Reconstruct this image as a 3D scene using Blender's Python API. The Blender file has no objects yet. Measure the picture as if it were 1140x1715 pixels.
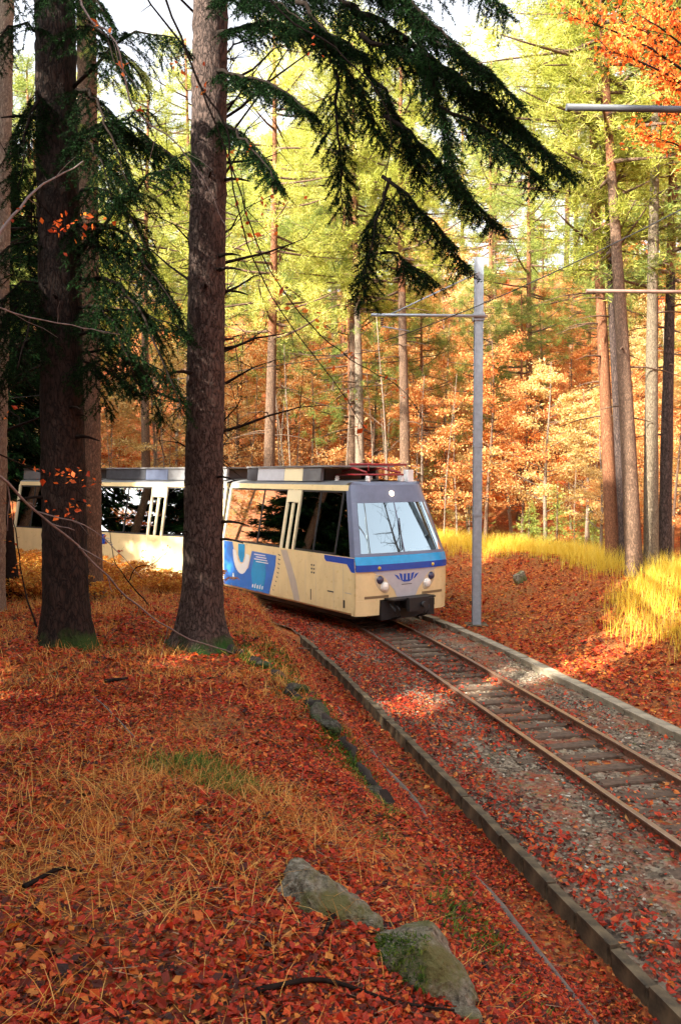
import bpy, math, random
import numpy as np
from mathutils import Vector, Matrix
rnd = random.Random(7)
rng = np.random.default_rng(7)
SC = bpy.context.scene
COL = SC.collection
R = math.radians

# ------------------------------------------------------------------ camera, sky, sun, exposure
F_PX, CX, CY = 1400.0, 570.0, 857.5
CAM_Z = 3.5
PITCH = math.atan(62.5 / F_PX)
cam_d = bpy.data.cameras.new('camera'); cam = bpy.data.objects.new('camera', cam_d); COL.objects.link(cam)
cam.location = (0, 0, CAM_Z); cam.rotation_euler = (math.pi / 2 - PITCH, 0, 0)
cam_d.sensor_fit = 'VERTICAL'; cam_d.sensor_height = 36; cam_d.lens = F_PX / 1715 * 36
cam_d.clip_start = 0.05; cam_d.clip_end = 2000
SC.camera = cam
SUN_ELEV = R(35); SUN_FROM = (-0.76, -0.65)          # horizontal direction towards the sun
world = bpy.data.worlds.new('World'); SC.world = world; world.use_nodes = True
wn = world.node_tree; wn.nodes.clear()
sky = wn.nodes.new('ShaderNodeTexSky'); sky.sky_type = 'NISHITA'; sky.sun_disc = False
sky.sun_elevation = SUN_ELEV; sky.sun_rotation = math.atan2(SUN_FROM[0], SUN_FROM[1])
sky.dust_density = 5.0; sky.ozone_density = 0.5
bg = wn.nodes.new('ShaderNodeBackground'); bg.inputs[1].default_value = 0.15
wo = wn.nodes.new('ShaderNodeOutputWorld')
hs = wn.nodes.new('ShaderNodeHueSaturation'); hs.inputs['Saturation'].default_value = .25
wn.links.new(sky.outputs[0], hs.inputs['Color']); wn.links.new(hs.outputs[0], bg.inputs[0]); wn.links.new(bg.outputs[0], wo.inputs[0])
sd = bpy.data.lights.new('sun', 'SUN'); sd.energy = 5.0; sd.angle = R(0.5); sd.color = (1, .91, .76)
so = bpy.data.objects.new('sun', sd); COL.objects.link(so)
sdir = Vector((SUN_FROM[0], SUN_FROM[1], math.tan(SUN_ELEV) * math.hypot(*SUN_FROM))).normalized()
so.rotation_euler = sdir.to_track_quat('Z', 'Y').to_euler(); so.location = (0, 0, 60)
SC.view_settings.view_transform = 'Standard'; SC.view_settings.look = 'None'
SC.view_settings.exposure = 2.15; SC.view_settings.gamma = 1
SC.cycles.max_bounces = 8; SC.cycles.diffuse_bounces = 3; SC.cycles.transparent_max_bounces = 12
SC.cycles.transmission_bounces = 6; SC.cycles.glossy_bounces = 3

# ------------------------------------------------------------------ helpers
def ray(px, py):
    x, y, z = (px - CX) / F_PX, (CY - py) / F_PX, -1.0
    c, s = math.cos(math.pi / 2 - PITCH), math.sin(math.pi / 2 - PITCH)
    return np.array([x, y * c - z * s, y * s + z * c])
def at(px, py, Y):
    d = ray(px, py); t = Y / d[1]
    return np.array([d[0] * t, Y, CAM_Z + d[2] * t])

class MB:
    def __init__(s): s.V = []; s.F = []; s.n = 0
    def add(s, V, F, m=0, smooth=False):
        V = np.asarray(V, float).reshape(-1, 3)
        if not isinstance(F, (list, tuple)): F = [F]
        groups = {}
        for f in F:
            f = np.asarray(f)
            if f.ndim == 1: f = f[None]
            groups.setdefault(f.shape[1], []).append(f)
        for k, fs in groups.items(): s.F.append((np.concatenate(fs) + s.n, m, smooth))
        s.V.append(V); s.n += len(V)
        return s
    def box(s, lo, hi, m=0, bevel=0):
        x0, y0, z0 = lo; x1, y1, z1 = hi
        V = [(x0,y0,z0),(x1,y0,z0),(x1,y1,z0),(x0,y1,z0),(x0,y0,z1),(x1,y0,z1),(x1,y1,z1),(x0,y1,z1)]
        return s.add(V, np.array([(0,3,2,1),(4,5,6,7),(0,1,5,4),(1,2,6,5),(2,3,7,6),(3,0,4,7)]), m)
    def tube(s, P, rad, n=6, m=0, cap=True, smooth=True, jitter=0):
        P = np.asarray(P, float); k = len(P)
        rad = np.broadcast_to(np.asarray(rad, float), (k,))
        T = np.gradient(P, axis=0); T /= np.linalg.norm(T, axis=1)[:, None] + 1e-9
        up = np.array([0, 0, 1.0]) if abs(T[0, 2]) < .9 else np.array([1.0, 0, 0])
        A = np.cross(T, up); A /= np.linalg.norm(A, axis=1)[:, None] + 1e-9
        B = np.cross(T, A)
        th = np.arange(n) * 2 * math.pi / n
        rr = rad[:, None] * (1 + (jitter * rng.standard_normal((k, n)) if jitter else 0))
        V = P[:, None] + (A[:, None] * np.cos(th)[None, :, None] + B[:, None] * np.sin(th)[None, :, None]) * np.broadcast_to(rr, (k, n))[..., None]
        i, j = np.meshgrid(np.arange(k - 1), np.arange(n), indexing='ij')
        j2 = (j + 1) % n
        Q = np.stack([i * n + j, i * n + j2, (i + 1) * n + j2, (i + 1) * n + j], -1).reshape(-1, 4)
        s.add(V.reshape(-1, 3), Q, m, smooth)
        if cap:
            base = s.n - k * n
            s.F.append((np.array([[base + q for q in range(n)][::-1]]), m, False))
            s.F.append((np.array([[base + (k - 1) * n + q for q in range(n)]]), m, False))
        return s
    def lathe(s, prof, n=16, c=(0,0,0), axis=2, m=0):
        prof = np.asarray(prof, float); k = len(prof); th = np.arange(n) * 2 * math.pi / n
        V = np.zeros((k, n, 3)); o = [(1, 2, 0), (2, 0, 1), (0, 1, 2)][axis]
        V[..., o[0]] = prof[:, :1] * np.cos(th); V[..., o[1]] = prof[:, :1] * np.sin(th); V[..., o[2]] = prof[:, 1:2]
        V += np.array(c)
        i, j = np.meshgrid(np.arange(k - 1), np.arange(n), indexing='ij'); j2 = (j + 1) % n
        return s.add(V.reshape(-1, 3), np.stack([i*n+j, i*n+j2, (i+1)*n+j2, (i+1)*n+j], -1).reshape(-1, 4), m, True)
    def grid(s, G, m=0, smooth=True, flip=False):
        G = np.asarray(G, float); a, b = G.shape[:2]
        i, j = np.meshgrid(np.arange(a - 1), np.arange(b - 1), indexing='ij')
        Q = np.stack([i*b+j, (i+1)*b+j, (i+1)*b+j+1, i*b+j+1], -1).reshape(-1, 4)
        if flip: Q = Q[:, ::-1]
        return s.add(G.reshape(-1, 3), Q, m, smooth)
    def mesh(s, name, mats):
        me = bpy.data.meshes.new(name)
        V = np.concatenate(s.V).astype(np.float32)
        me.vertices.add(len(V)); me.vertices.foreach_set('co', V.ravel())
        loops = np.concatenate([f.ravel() for f, _, _ in s.F]).astype(np.int32)
        sizes = np.concatenate([np.full(len(f), f.shape[1]) for f, _, _ in s.F]).astype(np.int32)
        mi = np.concatenate([np.full(len(f), m) for f, m, _ in s.F]).astype(np.int32)
        sm = np.concatenate([np.full(len(f), q) for f, _, q in s.F]).astype(bool)
        me.loops.add(len(loops)); me.loops.foreach_set('vertex_index', loops)
        me.polygons.add(len(sizes))
        me.polygons.foreach_set('loop_start', np.concatenate([[0], np.cumsum(sizes)[:-1]]).astype(np.int32))
        me.polygons.foreach_set('material_index', mi); me.polygons.foreach_set('use_smooth', sm)
        for m in (mats if isinstance(mats, (list, tuple)) else [mats]): me.materials.append(m)
        me.update(calc_edges=True); me.validate()
        return me
    def obj(s, name, mats, parent=None, loc=None, rotz=None):
        return link(name, s.mesh(name, mats), parent, loc, rotz)
def link(name, data, parent=None, loc=None, rotz=None):
    o = bpy.data.objects.new(name, data); COL.objects.link(o)
    if parent: o.parent = parent
    if loc is not None: o.location = loc
    if rotz is not None: o.rotation_euler = (0, 0, rotz)
    return o
def tag(o, label=None, cat=None, group=None, kind=None):
    if label: o['label'] = label
    if cat: o['category'] = cat
    if group: o['group'] = group
    if kind: o['kind'] = kind
    return o
def thing(name, label, cat, loc=(0, 0, 0), rotz=0, group=None):
    return tag(link(name, None, None, loc, rotz), label, cat, group)
def dup(root, loc, rotz=0, scale=1.0, label=None, group=None):
    r = root.copy(); COL.objects.link(r); r.location = loc; r.rotation_euler = (0, 0, rotz); r.scale = (scale,) * 3
    if label: r['label'] = label
    if group: r['group'] = group
    for ch in root.children:
        c = ch.copy(); COL.objects.link(c); c.parent = r
        for g in ch.children:
            d = g.copy(); COL.objects.link(d); d.parent = c
    return r

# ------------------------------------------------------------------ materials
def nm(name):
    m = bpy.data.materials.new(name); m.use_nodes = True
    t = m.node_tree; return m, t, t.nodes['Principled BSDF'], t.nodes['Material Output']
def node(t, kind, **kw):
    n = t.nodes.new(kind)
    for k, v in kw.items(): setattr(n, k, v)
    return n
def ramp(t, stops, interp='LINEAR'):
    r = t.nodes.new('ShaderNodeValToRGB'); e = r.color_ramp; e.interpolation = interp
    while len(e.elements) < len(stops): e.elements.new(.5)
    for q, (p, c) in zip(e.elements, stops): q.position = p; q.color = (*c, 1)
    return r
def coords(t, scale=(1, 1, 1), obj=True):
    tc = t.nodes.new('ShaderNodeTexCoord'); mp = t.nodes.new('ShaderNodeMapping'); mp.inputs['Scale'].default_value = scale
    t.links.new(tc.outputs['Object' if obj else 'Generated'], mp.inputs[0]); return mp.outputs[0]
def noise(t, vec, scale, detail=6, rough=.6):
    n = t.nodes.new('ShaderNodeTexNoise'); n.inputs['Scale'].default_value = scale
    n.inputs['Detail'].default_value = detail; n.inputs['Roughness'].default_value = rough
    if vec is not None: t.links.new(vec, n.inputs['Vector'])
    return n
def bump(t, b, h, strength=.5, dist=.02):
    n = t.nodes.new('ShaderNodeBump'); n.inputs['Strength'].default_value = strength; n.inputs['Distance'].default_value = dist
    t.links.new(h, n.inputs['Height']); t.links.new(n.outputs[0], b.inputs['Normal'])
def mixc(t, fac, a, b):
    n = t.nodes.new('ShaderNodeMix'); n.data_type = 'RGBA'
    for sock, v in ((n.inputs[0], fac), (n.inputs[6], a), (n.inputs[7], b)):
        if hasattr(v, 'links'): t.links.new(v, sock)
        else: sock.default_value = (*v, 1) if isinstance(v, tuple) else v
    return n.outputs[2]
def plain(name, col, rough=.5, metal=0, var=.12, scale=6, bumps=0, spec=.5):
    m, t, b, o = nm(name)
    v = coords(t)
    n = noise(t, v, scale)
    lo = tuple(c * (1 - var) for c in col); hi = tuple(min(1, c * (1 + var)) for c in col)
    r = ramp(t, [(.3, lo), (.7, hi)]); t.links.new(n.outputs[0], r.inputs[0]); t.links.new(r.outputs[0], b.inputs['Base Color'])
    b.inputs['Roughness'].default_value = rough; b.inputs['Metallic'].default_value = metal
    b.inputs['Specular IOR Level'].default_value = spec
    if bumps: bump(t, b, n.outputs[0], bumps, .01)
    return m
def leafy(name, stops, trans=.4, rough=.6, spread=.25):
    """leaves or needles: colour differs leaf by leaf (random per island) and tree by tree"""
    m, t, b, o = nm(name)
    g = node(t, 'ShaderNodeNewGeometry'); oi = node(t, 'ShaderNodeObjectInfo')
    a = node(t, 'ShaderNodeMath', operation='MULTIPLY_ADD'); a.inputs[1].default_value = spread; a.inputs[2].default_value = -spread / 2
    t.links.new(oi.outputs['Random'], a.inputs[0])
    s = node(t, 'ShaderNodeMath', operation='ADD'); t.links.new(g.outputs['Random Per Island'], s.inputs[0]); t.links.new(a.outputs[0], s.inputs[1])
    r = ramp(t, stops); t.links.new(s.outputs[0], r.inputs[0])
    t.links.new(r.outputs[0], b.inputs['Base Color']); b.inputs['Roughness'].default_value = rough
    b.inputs['Specular IOR Level'].default_value = .25
    if trans:
        tr = node(t, 'ShaderNodeBsdfTranslucent'); t.links.new(r.outputs[0], tr.inputs[0])
        mx = node(t, 'ShaderNodeMixShader'); mx.inputs[0].default_value = trans
        t.links.new(b.outputs[0], mx.inputs[1]); t.links.new(tr.outputs[0], mx.inputs[2]); t.links.new(mx.outputs[0], o.inputs[0])
    return m
def bark(name, dark, light, moss=None, moss_h=.6, scale=1.0, plates=14):
    m, t, b, o = nm(name)
    v = coords(t, (1, 1, .35))
    vo = node(t, 'ShaderNodeTexVoronoi', feature='DISTANCE_TO_EDGE'); vo.inputs['Scale'].default_value = plates * scale
    n0 = noise(t, v, 5 * scale, 4); dm = mixc(t, .12, (0, 0, 0), (1, 1, 1))
    va = node(t, 'ShaderNodeVectorMath', operation='MULTIPLY_ADD'); va.inputs[1].default_value = (.25, .25, .25)
    t.links.new(n0.outputs[1], va.inputs[0]); t.links.new(v, va.inputs[2]); t.links.new(va.outputs[0], vo.inputs['Vector'])
    n = noise(t, v, 18 * scale, 8, .7)
    mul = node(t, 'ShaderNodeMath', operation='MULTIPLY'); 
    r1 = ramp(t, [(.0, (.15, .15, .15)), (.12, (.7, .7, .7)), (.4, (1, 1, 1))]); t.links.new(vo.outputs['Distance'], r1.inputs[0])
    t.links.new(r1.outputs[0], mul.inputs[0]); t.links.new(n.outputs[0], mul.inputs[1])
    r = ramp(t, [(.12, dark), (.38, tuple((a + c) / 2 for a, c in zip(dark, light))), (.62, light)]); t.links.new(mul.outputs[0], r.inputs[0])
    colr = r.outputs[0]
    if moss:
        tc = node(t, 'ShaderNodeTexCoord'); sx = node(t, 'ShaderNodeSeparateXYZ'); t.links.new(tc.outputs['Object'], sx.inputs[0])
        nn = noise(t, tc.outputs['Object'], 4, 5)
        ma = node(t, 'ShaderNodeMath', operation='MULTIPLY_ADD'); ma.inputs[1].default_value = moss_h * 2.2
        ma.inputs[2].default_value = -moss_h * .55; t.links.new(nn.outputs[0], ma.inputs[0])
        lt = node(t, 'ShaderNodeMath', operation='SUBTRACT'); t.links.new(ma.outputs[0], lt.inputs[0]); t.links.new(sx.outputs[2], lt.inputs[1])
        rr = ramp(t, [(0, (0, 0, 0)), (.2, (1, 1, 1))]); t.links.new(lt.outputs[0], rr.inputs[0])
        colr = mixc(t, rr.outputs[0], colr, moss)
    t.links.new(colr, b.inputs['Base Color']); b.inputs['Roughness'].default_value = .9; b.inputs['Specular IOR Level'].default_value = .2
    bump(t, b, mul.outputs[0], .9, .03)
    return m
M = {}
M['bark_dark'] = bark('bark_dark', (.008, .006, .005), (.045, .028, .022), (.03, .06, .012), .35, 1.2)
M['bark_grey'] = bark('bark_grey', (.022, .015, .013), (.12, .082, .068), (.025, .07, .012), .30, 1.3)
M['bark_pine'] = bark('bark_pine', (.08, .05, .034), (.25, .155, .10), None, .5, 1.7)
M['bark_lichen'] = bark('bark_lichen', (.10, .075, .05), (.27, .22, .15), None, .5, 1.8)
M['bark_red'] = bark('bark_red', (.12, .05, .025), (.34, .15, .075), None, .5, 1.7)
M['bark_pale'] = bark('bark_pale', (.14, .10, .075), (.36, .29, .21), None, .5, 1.8)
M['twig'] = plain('twig', (.016, .012, .010), .95, var=.4, scale=20, spec=.05)
M['twig_pale'] = plain('twig_pale', (.16, .13, .12), .8, var=.4, scale=20)
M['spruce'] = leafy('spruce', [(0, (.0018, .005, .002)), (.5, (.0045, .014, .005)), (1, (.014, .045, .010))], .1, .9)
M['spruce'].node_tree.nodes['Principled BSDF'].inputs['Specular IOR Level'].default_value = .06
M['pine'] = leafy('pine', [(0, (.15, .17, .02)), (.4, (.33, .36, .05)), (.75, (.55, .55, .10)), (1, (.72, .68, .22))], .5, spread=.5)
M['pine_green'] = leafy('pine_green', [(0, (.07, .12, .025)), (.5, (.19, .25, .05)), (1, (.40, .42, .09))], .4, spread=.3)
M['beech'] = leafy('beech', [(0, (.44, .12, .03)), (.35, (.68, .28, .08)), (.7, (.76, .44, .15)), (1, (.80, .62, .30))], .45, spread=.5)
M['beech_red'] = leafy('beech_red', [(0, (.40, .05, .010)), (.5, (.70, .14, .02)), (1, (.76, .30, .05))], .45)
M['beech_yellow'] = leafy('beech_yellow', [(0, (.48, .28, .08)), (.5, (.68, .48, .16)), (1, (.75, .62, .32))], .45)
M['leaf_red'] = leafy('leaf_red', [(0, (.03, .010, .007)), (.2, (.12, .018, .009)), (.4, (.34, .028, .010)), (.7, (.52, .043, .015)), (.86, (.60, .12, .022)), (.95, (.64, .25, .05)), (1, (.55, .36, .18))], .25, .5)
M['leaf_orange'] = leafy('leaf_orange', [(0, (.16, .02, .006)), (.4, (.40, .065, .01)), (.8, (.58, .17, .02)), (1, (.60, .32, .05))], .3, .5)
M['straw'] = leafy('straw', [(0, (.36, .12, .02)), (.5, (.68, .31, .06)), (1, (.80, .52, .16))], .35)
M['gold_grass'] = leafy('gold_grass', [(0, (.52, .32, .02)), (.5, (.80, .58, .045)), (1, (.86, .72, .15))], .5)
M['moss'] = leafy('moss', [(0, (.02, .06, .006)), (.6, (.075, .15, .012)), (1, (.20, .22, .03))], .3)
M['bracken'] = leafy('bracken', [(0, (.30, .06, .01)), (.4, (.5, .16, .02)), (.8, (.62, .30, .04)), (1, (.6, .4, .08))], .4)

# ------------------------------------------------------------------ track line and ground shape
TP = np.array([(9.9, -18), (6.95, -6), (3.72, 8), (3.05, 10.9), (2.36, 13.8), (1.66, 16.7), (.72, 19.9), (-.65, 22.2), (-2.55, 24.5), (-4.9, 26.5), (-7.4, 28.15), (-11, 30.3), (-18, 33.6), (-30, 38.5), (-60, 46)], float)
def catmull(P, n=24):
    out = []
    Q = np.vstack([2 * P[0] - P[1], P, 2 * P[-1] - P[-2]])
    for i in range(1, len(Q) - 2):
        a, b, c, d = Q[i - 1], Q[i], Q[i + 1], Q[i + 2]
        t = np.linspace(0, 1, n, endpoint=False)[:, None]
        out.append(.5 * (2 * b + (c - a) * t + (2 * a - 5 * b + 4 * c - d) * t ** 2 + (3 * b - a - 3 * c + d) * t ** 3))
    out.append(P[-1:]); return np.vstack(out)
TL = catmull(TP)
_s = np.concatenate([[0], np.cumsum(np.linalg.norm(np.diff(TL, axis=0), axis=1))])
S_ALL = np.arange(0, _s[-1], .25)
TL = np.stack([np.interp(S_ALL, _s, TL[:, 0]), np.interp(S_ALL, _s, TL[:, 1])], 1)
TD = np.gradient(TL, axis=0); TD /= np.linalg.norm(TD, axis=1)[:, None]
TN = np.stack([TD[:, 1], -TD[:, 0]], 1)             # to the right of the track
def s_at_y(y): return float(np.interp(y, TL[:, 1], S_ALL))
def track(s, o, z=0):
    x = np.interp(s, S_ALL, TL[:, 0]); y = np.interp(s, S_ALL, TL[:, 1])
    nx = np.interp(s, S_ALL, TN[:, 0]); ny = np.interp(s, S_ALL, TN[:, 1])
    return np.stack(np.broadcast_arrays(x + nx * o, y + ny * o, z + 0 * x), -1)
def offset(x, y):
    x = np.atleast_1d(np.asarray(x, float)).ravel(); y = np.atleast_1d(np.asarray(y, float)).ravel()
    out = np.empty(len(x)); A = TL[::2]; D = TN[::2]
    for i in range(0, len(x), 20000):
        dx = x[i:i+20000, None] - A[None, :, 0]; dy = y[i:i+20000, None] - A[None, :, 1]
        k = np.argmin(dx * dx + dy * dy, 1); r = np.arange(len(k))
        sg = np.sign(dx[r, k] * D[k, 0] + dy[r, k] * D[k, 1]); dd = np.hypot(dx[r, k], dy[r, k])
        lat = dx[r, k] * D[k, 0] + dy[r, k] * D[k, 1]
        out[i:i+20000] = np.where(dd < 6, lat, sg * dd)
    return out
def sst(a, b, x):
    t = np.clip((x - a) / (b - a), 0, 1); return t * t * (3 - 2 * t)
def wob(x, y):
    return (np.sin(1.3 * x + .7 * y) * np.sin(1.1 * y - .4 * x + 1) * .5 + np.sin(3.1 * x - 1.2 * y + 2) * np.sin(2.7 * y + .9 * x) * .25
            + np.sin(6.3 * x + 4.1 * y) * np.sin(5.7 * y - 3.3 * x + .5) * .12)
def ground(x, y, o=None):
    x = np.atleast_1d(np.asarray(x, float)).ravel(); y = np.atleast_1d(np.asarray(y, float)).ravel()
    if o is None: o = offset(x, y)
    a = -o
    w = wob(x, y)
    P = 1.02 + .10 * np.clip(a - 3.9, 0, 2) + .62 * sst(9.5, 1.5, y) * sst(3.6, 5.2, a) - .25 * sst(14, 20, y)
    P = P + .10 * w * sst(3.0, 4.5, a)
    b1 = 3.95 - .9 * sst(14, 19, y) + .25 * np.sin(y * 1.9) * sst(20, 12, y)
    P = P + .30 * np.clip(a - 16, 0, 70) * sst(14, 24, a)
    left = -.21 + (P + .21) * sst(2.35, b1, a) + .05 * w * sst(2.2, 3, a)
    rise = 1.25 * sst(2.5, 6.4, o) + .06 * w * sst(2.2, 4, o)
    hill = .40 * np.clip(o - 13, 0, 70) * sst(10, 22, o) + .35 * wob(x * .45, y * .45) * sst(8, 14, o) + .12 * wob(x * 1.7 + 3, y * 1.7) * sst(8, 14, o) - .5 * sst(6.5, 10, o) * sst(22, 14, o)
    right = -.06 + rise + hill
    bed = np.full_like(o, -.15)
    z = np.where(o < 0, np.where(a < 2.06, bed, left), np.where(o < 1.75, bed, right))
    return z
def gz(x, y): return float(ground(x, y)[0])
def hit(px, py, y0=2.0, y1=90):
    Ys = np.arange(y0, y1, .04); d = ray(px, py); t = Ys / d[1]
    z = CAM_Z + d[2] * t; g = ground(d[0] * t, Ys)
    k = np.argmax(z < g)
    return np.array([d[0] * t[k], Ys[k], g[k]])

# ground sheet
def axis(parts):
    out = []
    for a, b, st in parts: out.append(np.arange(a, b, st))
    return np.concatenate(out)
gx = axis([(-140, -36, 6), (-36, -12, .9), (-12, -4, .3), (-4, 7, .11), (7, 14, .3), (14, 50, .8), (50, 141, 6)])
gy = axis([(-60, -8, 4), (-8, 1, .6), (1, 20, .12), (20, 34, .3), (34, 84, .8), (84, 181, 6)])
GX, GY = np.meshgrid(gx, gy, indexing='ij')
GZ = ground(GX, GY).reshape(GX.shape)
m, t, b, o = nm('leaf_litter_ground')
v = coords(t)
n1 = noise(t, v, 1.1, 5); n2 = noise(t, v, 34, 4, .7)
vo = node(t, 'ShaderNodeTexVoronoi'); vo.inputs['Scale'].default_value = 22; t.links.new(v, vo.inputs['Vector'])
sep = node(t, 'ShaderNodeSeparateColor'); t.links.new(vo.outputs['Color'], sep.inputs[0])
r = ramp(t, [(0, (.10, .016, .006)), (.35, (.24, .034, .009)), (.65, (.36, .07, .012)), (.85, (.42, .14, .025)), (1, (.30, .17, .07))])
t.links.new(sep.outputs[0], r.inputs[0])
r2 = ramp(t, [(.35, (.10, .045, .022)), (.6, (.30, .11, .03))]); t.links.new(n2.outputs[0], r2.inputs[0])
rf = ramp(t, [(.42, (0, 0, 0)), (.6, (1, 1, 1))]); t.links.new(n1.outputs[0], rf.inputs[0])
t.links.new(mixc(t, rf.outputs[0], r.outputs[0], r2.outputs[0]), b.inputs['Base Color']); b.inputs['Roughness'].default_value = .85
b.inputs['Specular IOR Level'].default_value = .2
bump(t, b, vo.outputs['Distance'], .6, .03)
M['litter'] = m
tag(MB().grid(np.stack([GX, GY, GZ], -1), flip=False).obj('ground', M['litter']), kind='structure')

# ballast bed
m, t, b, o = nm('ballast')
v = coords(t)
vo = node(t, 'ShaderNodeTexVoronoi'); vo.inputs['Scale'].default_value = 24; t.links.new(v, vo.inputs['Vector'])
sep = node(t, 'ShaderNodeSeparateColor'); t.links.new(vo.outputs['Color'], sep.inputs[0])
r = ramp(t, [(0, (.05, .037, .024)), (.5, (.14, .10, .066)), (1, (.28, .23, .16))]); t.links.new(sep.outputs[1], r.inputs[0])
n1 = noise(t, v, .9, 6, .65); rf = ramp(t, [(.46, (0, 0, 0)), (.62, (1, 1, 1))]); t.links.new(n1.outputs[0], rf.inputs[0])
r3 = ramp(t, [(0, (.14, .02, .007)), (.6, (.30, .05, .012)), (1, (.12, .12, .03))]); t.links.new(sep.outputs[0], r3.inputs[0])
t.links.new(mixc(t, rf.outputs[0], r.outputs[0], r3.outputs[0]), b.inputs['Base Color']); b.inputs['Roughness'].default_value = .9
bump(t, b, vo.outputs['Distance'], .8, .03)
M['ballast'] = m
ss = np.arange(s_at_y(-10), s_at_y(28) + 12, .15)
oo = np.linspace(-1.96, 1.5, 44)
G = np.stack([track(ss, q, 0) for q in oo], 1)
zz = -.105 + .02 * wob(G[..., 0] * 3, G[..., 1] * 3) - .03 * (np.abs(np.abs(oo) - .5) < .12)[None] + .015 * rng.standard_normal(G.shape[:2])
G[..., 2] = zz - .03 * (np.abs(oo) < .55)[None]
tag(MB().grid(G, flip=True).obj('ballast_bed', M['ballast']), kind='structure')

# ------------------------------------------------------------------ railway track: rails and sleepers
M['rust'] = plain('rail_rust', (.13, .055, .03), .75, var=.4, scale=30, bumps=.2)
M['rail_top'] = plain('rail_top', (.42, .33, .28), .32, metal=.85, var=.2, scale=8)
M['sleeper'] = plain('sleeper_wood', (.085, .052, .032), .85, var=.5, scale=14, bumps=.5)
tr = tag(link('railway_track', None, None, (0, 0, 0)), kind='structure')
ss = np.arange(s_at_y(-12), s_at_y(30) + 10, .3)
prof = [(-.06, -.14), (.06, -.14), (.06, -.125), (.012, -.11), (.012, -.035), (.033, -.028), (.033, -.003), (.028, 0), (-.028, 0), (-.033, -.003), (-.033, -.028), (-.012, -.035), (-.012, -.11), (-.06, -.125)]
for side in (-.53, .53):
    mb = MB(); G = np.stack([track(ss, side + p[0], p[1]) for p in prof + prof[:1]], 1)
    for k in range(len(prof)):
        mb.grid(G[:, k:k+2], 1 if k in (6, 7, 8) else 0, smooth=False, flip=False)
    mb.obj('rail', [M['rust'], M['rail_top']], tr)
sl_me = []
for k in range(5):
    q = random.Random(k); mb = MB()
    L, w, h = .92 + q.uniform(-.03, .03), .092, .0
    xs = np.linspace(-L, L, 9)
    G = np.zeros((9, 6, 3))
    for i, x in enumerate(xs):
        for j, (yy, z) in enumerate([(-w, -.16), (-w, -.092), (-w + .015, -.08), (w - .015, -.08), (w, -.092), (w, -.16)]):
            G[i, j] = (x, yy + q.uniform(-.008, .008), z + q.uniform(-.007, .004))
    mb.grid(G, smooth=False, flip=True); mb.add(G[0], np.arange(6)[None]); mb.add(G[-1], np.arange(6)[None, ::-1])
    sl_me.append(mb.mesh('sleeper', M['sleeper']))
k = 0
for s in np.arange(s_at_y(2), s_at_y(25), .44):
    p = track(s, 0, 0); p2 = track(s + .1, 0, 0)
    a = math.atan2(p2[1] - p[1], p2[0] - p[0]) - math.pi / 2 + rnd.uniform(-.015, .015)
    link('sleeper', sl_me[k % 5], tr, (p[0], p[1], p[2] - .014 + rnd.uniform(-.012, .006)), a); k += 1

cb = MB()
for s in np.arange(s_at_y(2), s_at_y(22), .44):
    for side in (-.53, .53):
        for e in (-.07, .07):
            c_ = track(s, side + e, -.10); d_ = .035
            cb.box((c_[0] - d_, c_[1] - d_, -.105), (c_[0] + d_, c_[1] + d_, -.075)); cb.tube([c_ + (0, 0, .02), c_ + (0, 0, .05)], .014, 5)
tag(cb.obj('rail_fastenings', M['rust'], tr), kind='stuff')
# concrete edge of the track bed on the left: slabs between the bed and the ditch
M['concrete'] = plain('old_concrete', (.085, .062, .033), .9, var=.8, scale=7, bumps=.4)
M['concrete_pale'] = plain('pale_concrete', (.25, .21, .15), .85, var=.45, scale=5, bumps=.3)
kt = thing('retaining_edge', 'low weathered concrete slab edge curving beside the leaf-filled ditch', 'retaining wall', tuple(track(s_at_y(3), -2.0)))
kl = np.array(kt.location)
edge_me = []
for k in range(4):
    q = random.Random(40 + k); mb = MB(); w = .245
    mb.box((-.034, -w, -.62), (.034, w, -.045)); mb.box((-.042, -w, -.045), (.042, w, -.015 + q.uniform(-.012, .008)))
    mb.box((-.046, -w + .03, -.55), (-.0345, -w + .085, -.022))
    edge_me.append(mb.mesh('slab', M['concrete']))
for k, s in enumerate(np.arange(s_at_y(-1), s_at_y(18.9), .5)):
    p = track(s, -2.06); p2 = track(s + .1, -2.06)
    a = math.atan2(p2[1] - p[1], p2[0] - p[0]) - math.pi / 2
    sl = link('slab', edge_me[k % 4], kt, tuple(p - kl + np.array([rnd.uniform(-.006, .006), 0, rnd.uniform(-.012, .012)])), a + rnd.uniform(-.03, .03))
    sl.rotation_euler.y = rnd.uniform(-.07, .04); sl.rotation_euler.x = rnd.uniform(-.02, .02)
# cable trough lids on the right
ct = thing('cable_trough', 'pale concrete cable trough lids running along the right of the rails', 'cable trough', tuple(track(s_at_y(8), 1.6)))
cl = np.array(ct.location)
lid = MB(); lid.box((-.085, -.294, -.12), (.085, .294, .0)); lid.box((-.10, -.294, -.03), (-.085, .294, .004)); lid.box((.085, -.294, -.03), (.10, .294, .004))
lid_me = lid.mesh('trough_lid', M['concrete_pale'])
for s in np.arange(s_at_y(3), s_at_y(24), .6):
    p = track(s, 1.62, -.005); p2 = track(s + .1, 1.62)
    a = math.atan2(p2[1] - p[1], p2[0] - p[0]) - math.pi / 2
    link('trough_lid', lid_me, ct, tuple(p - cl + np.array([rnd.uniform(-.01, .01), 0, rnd.uniform(-.012, .012)])), a + rnd.uniform(-.015, .015))
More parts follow.
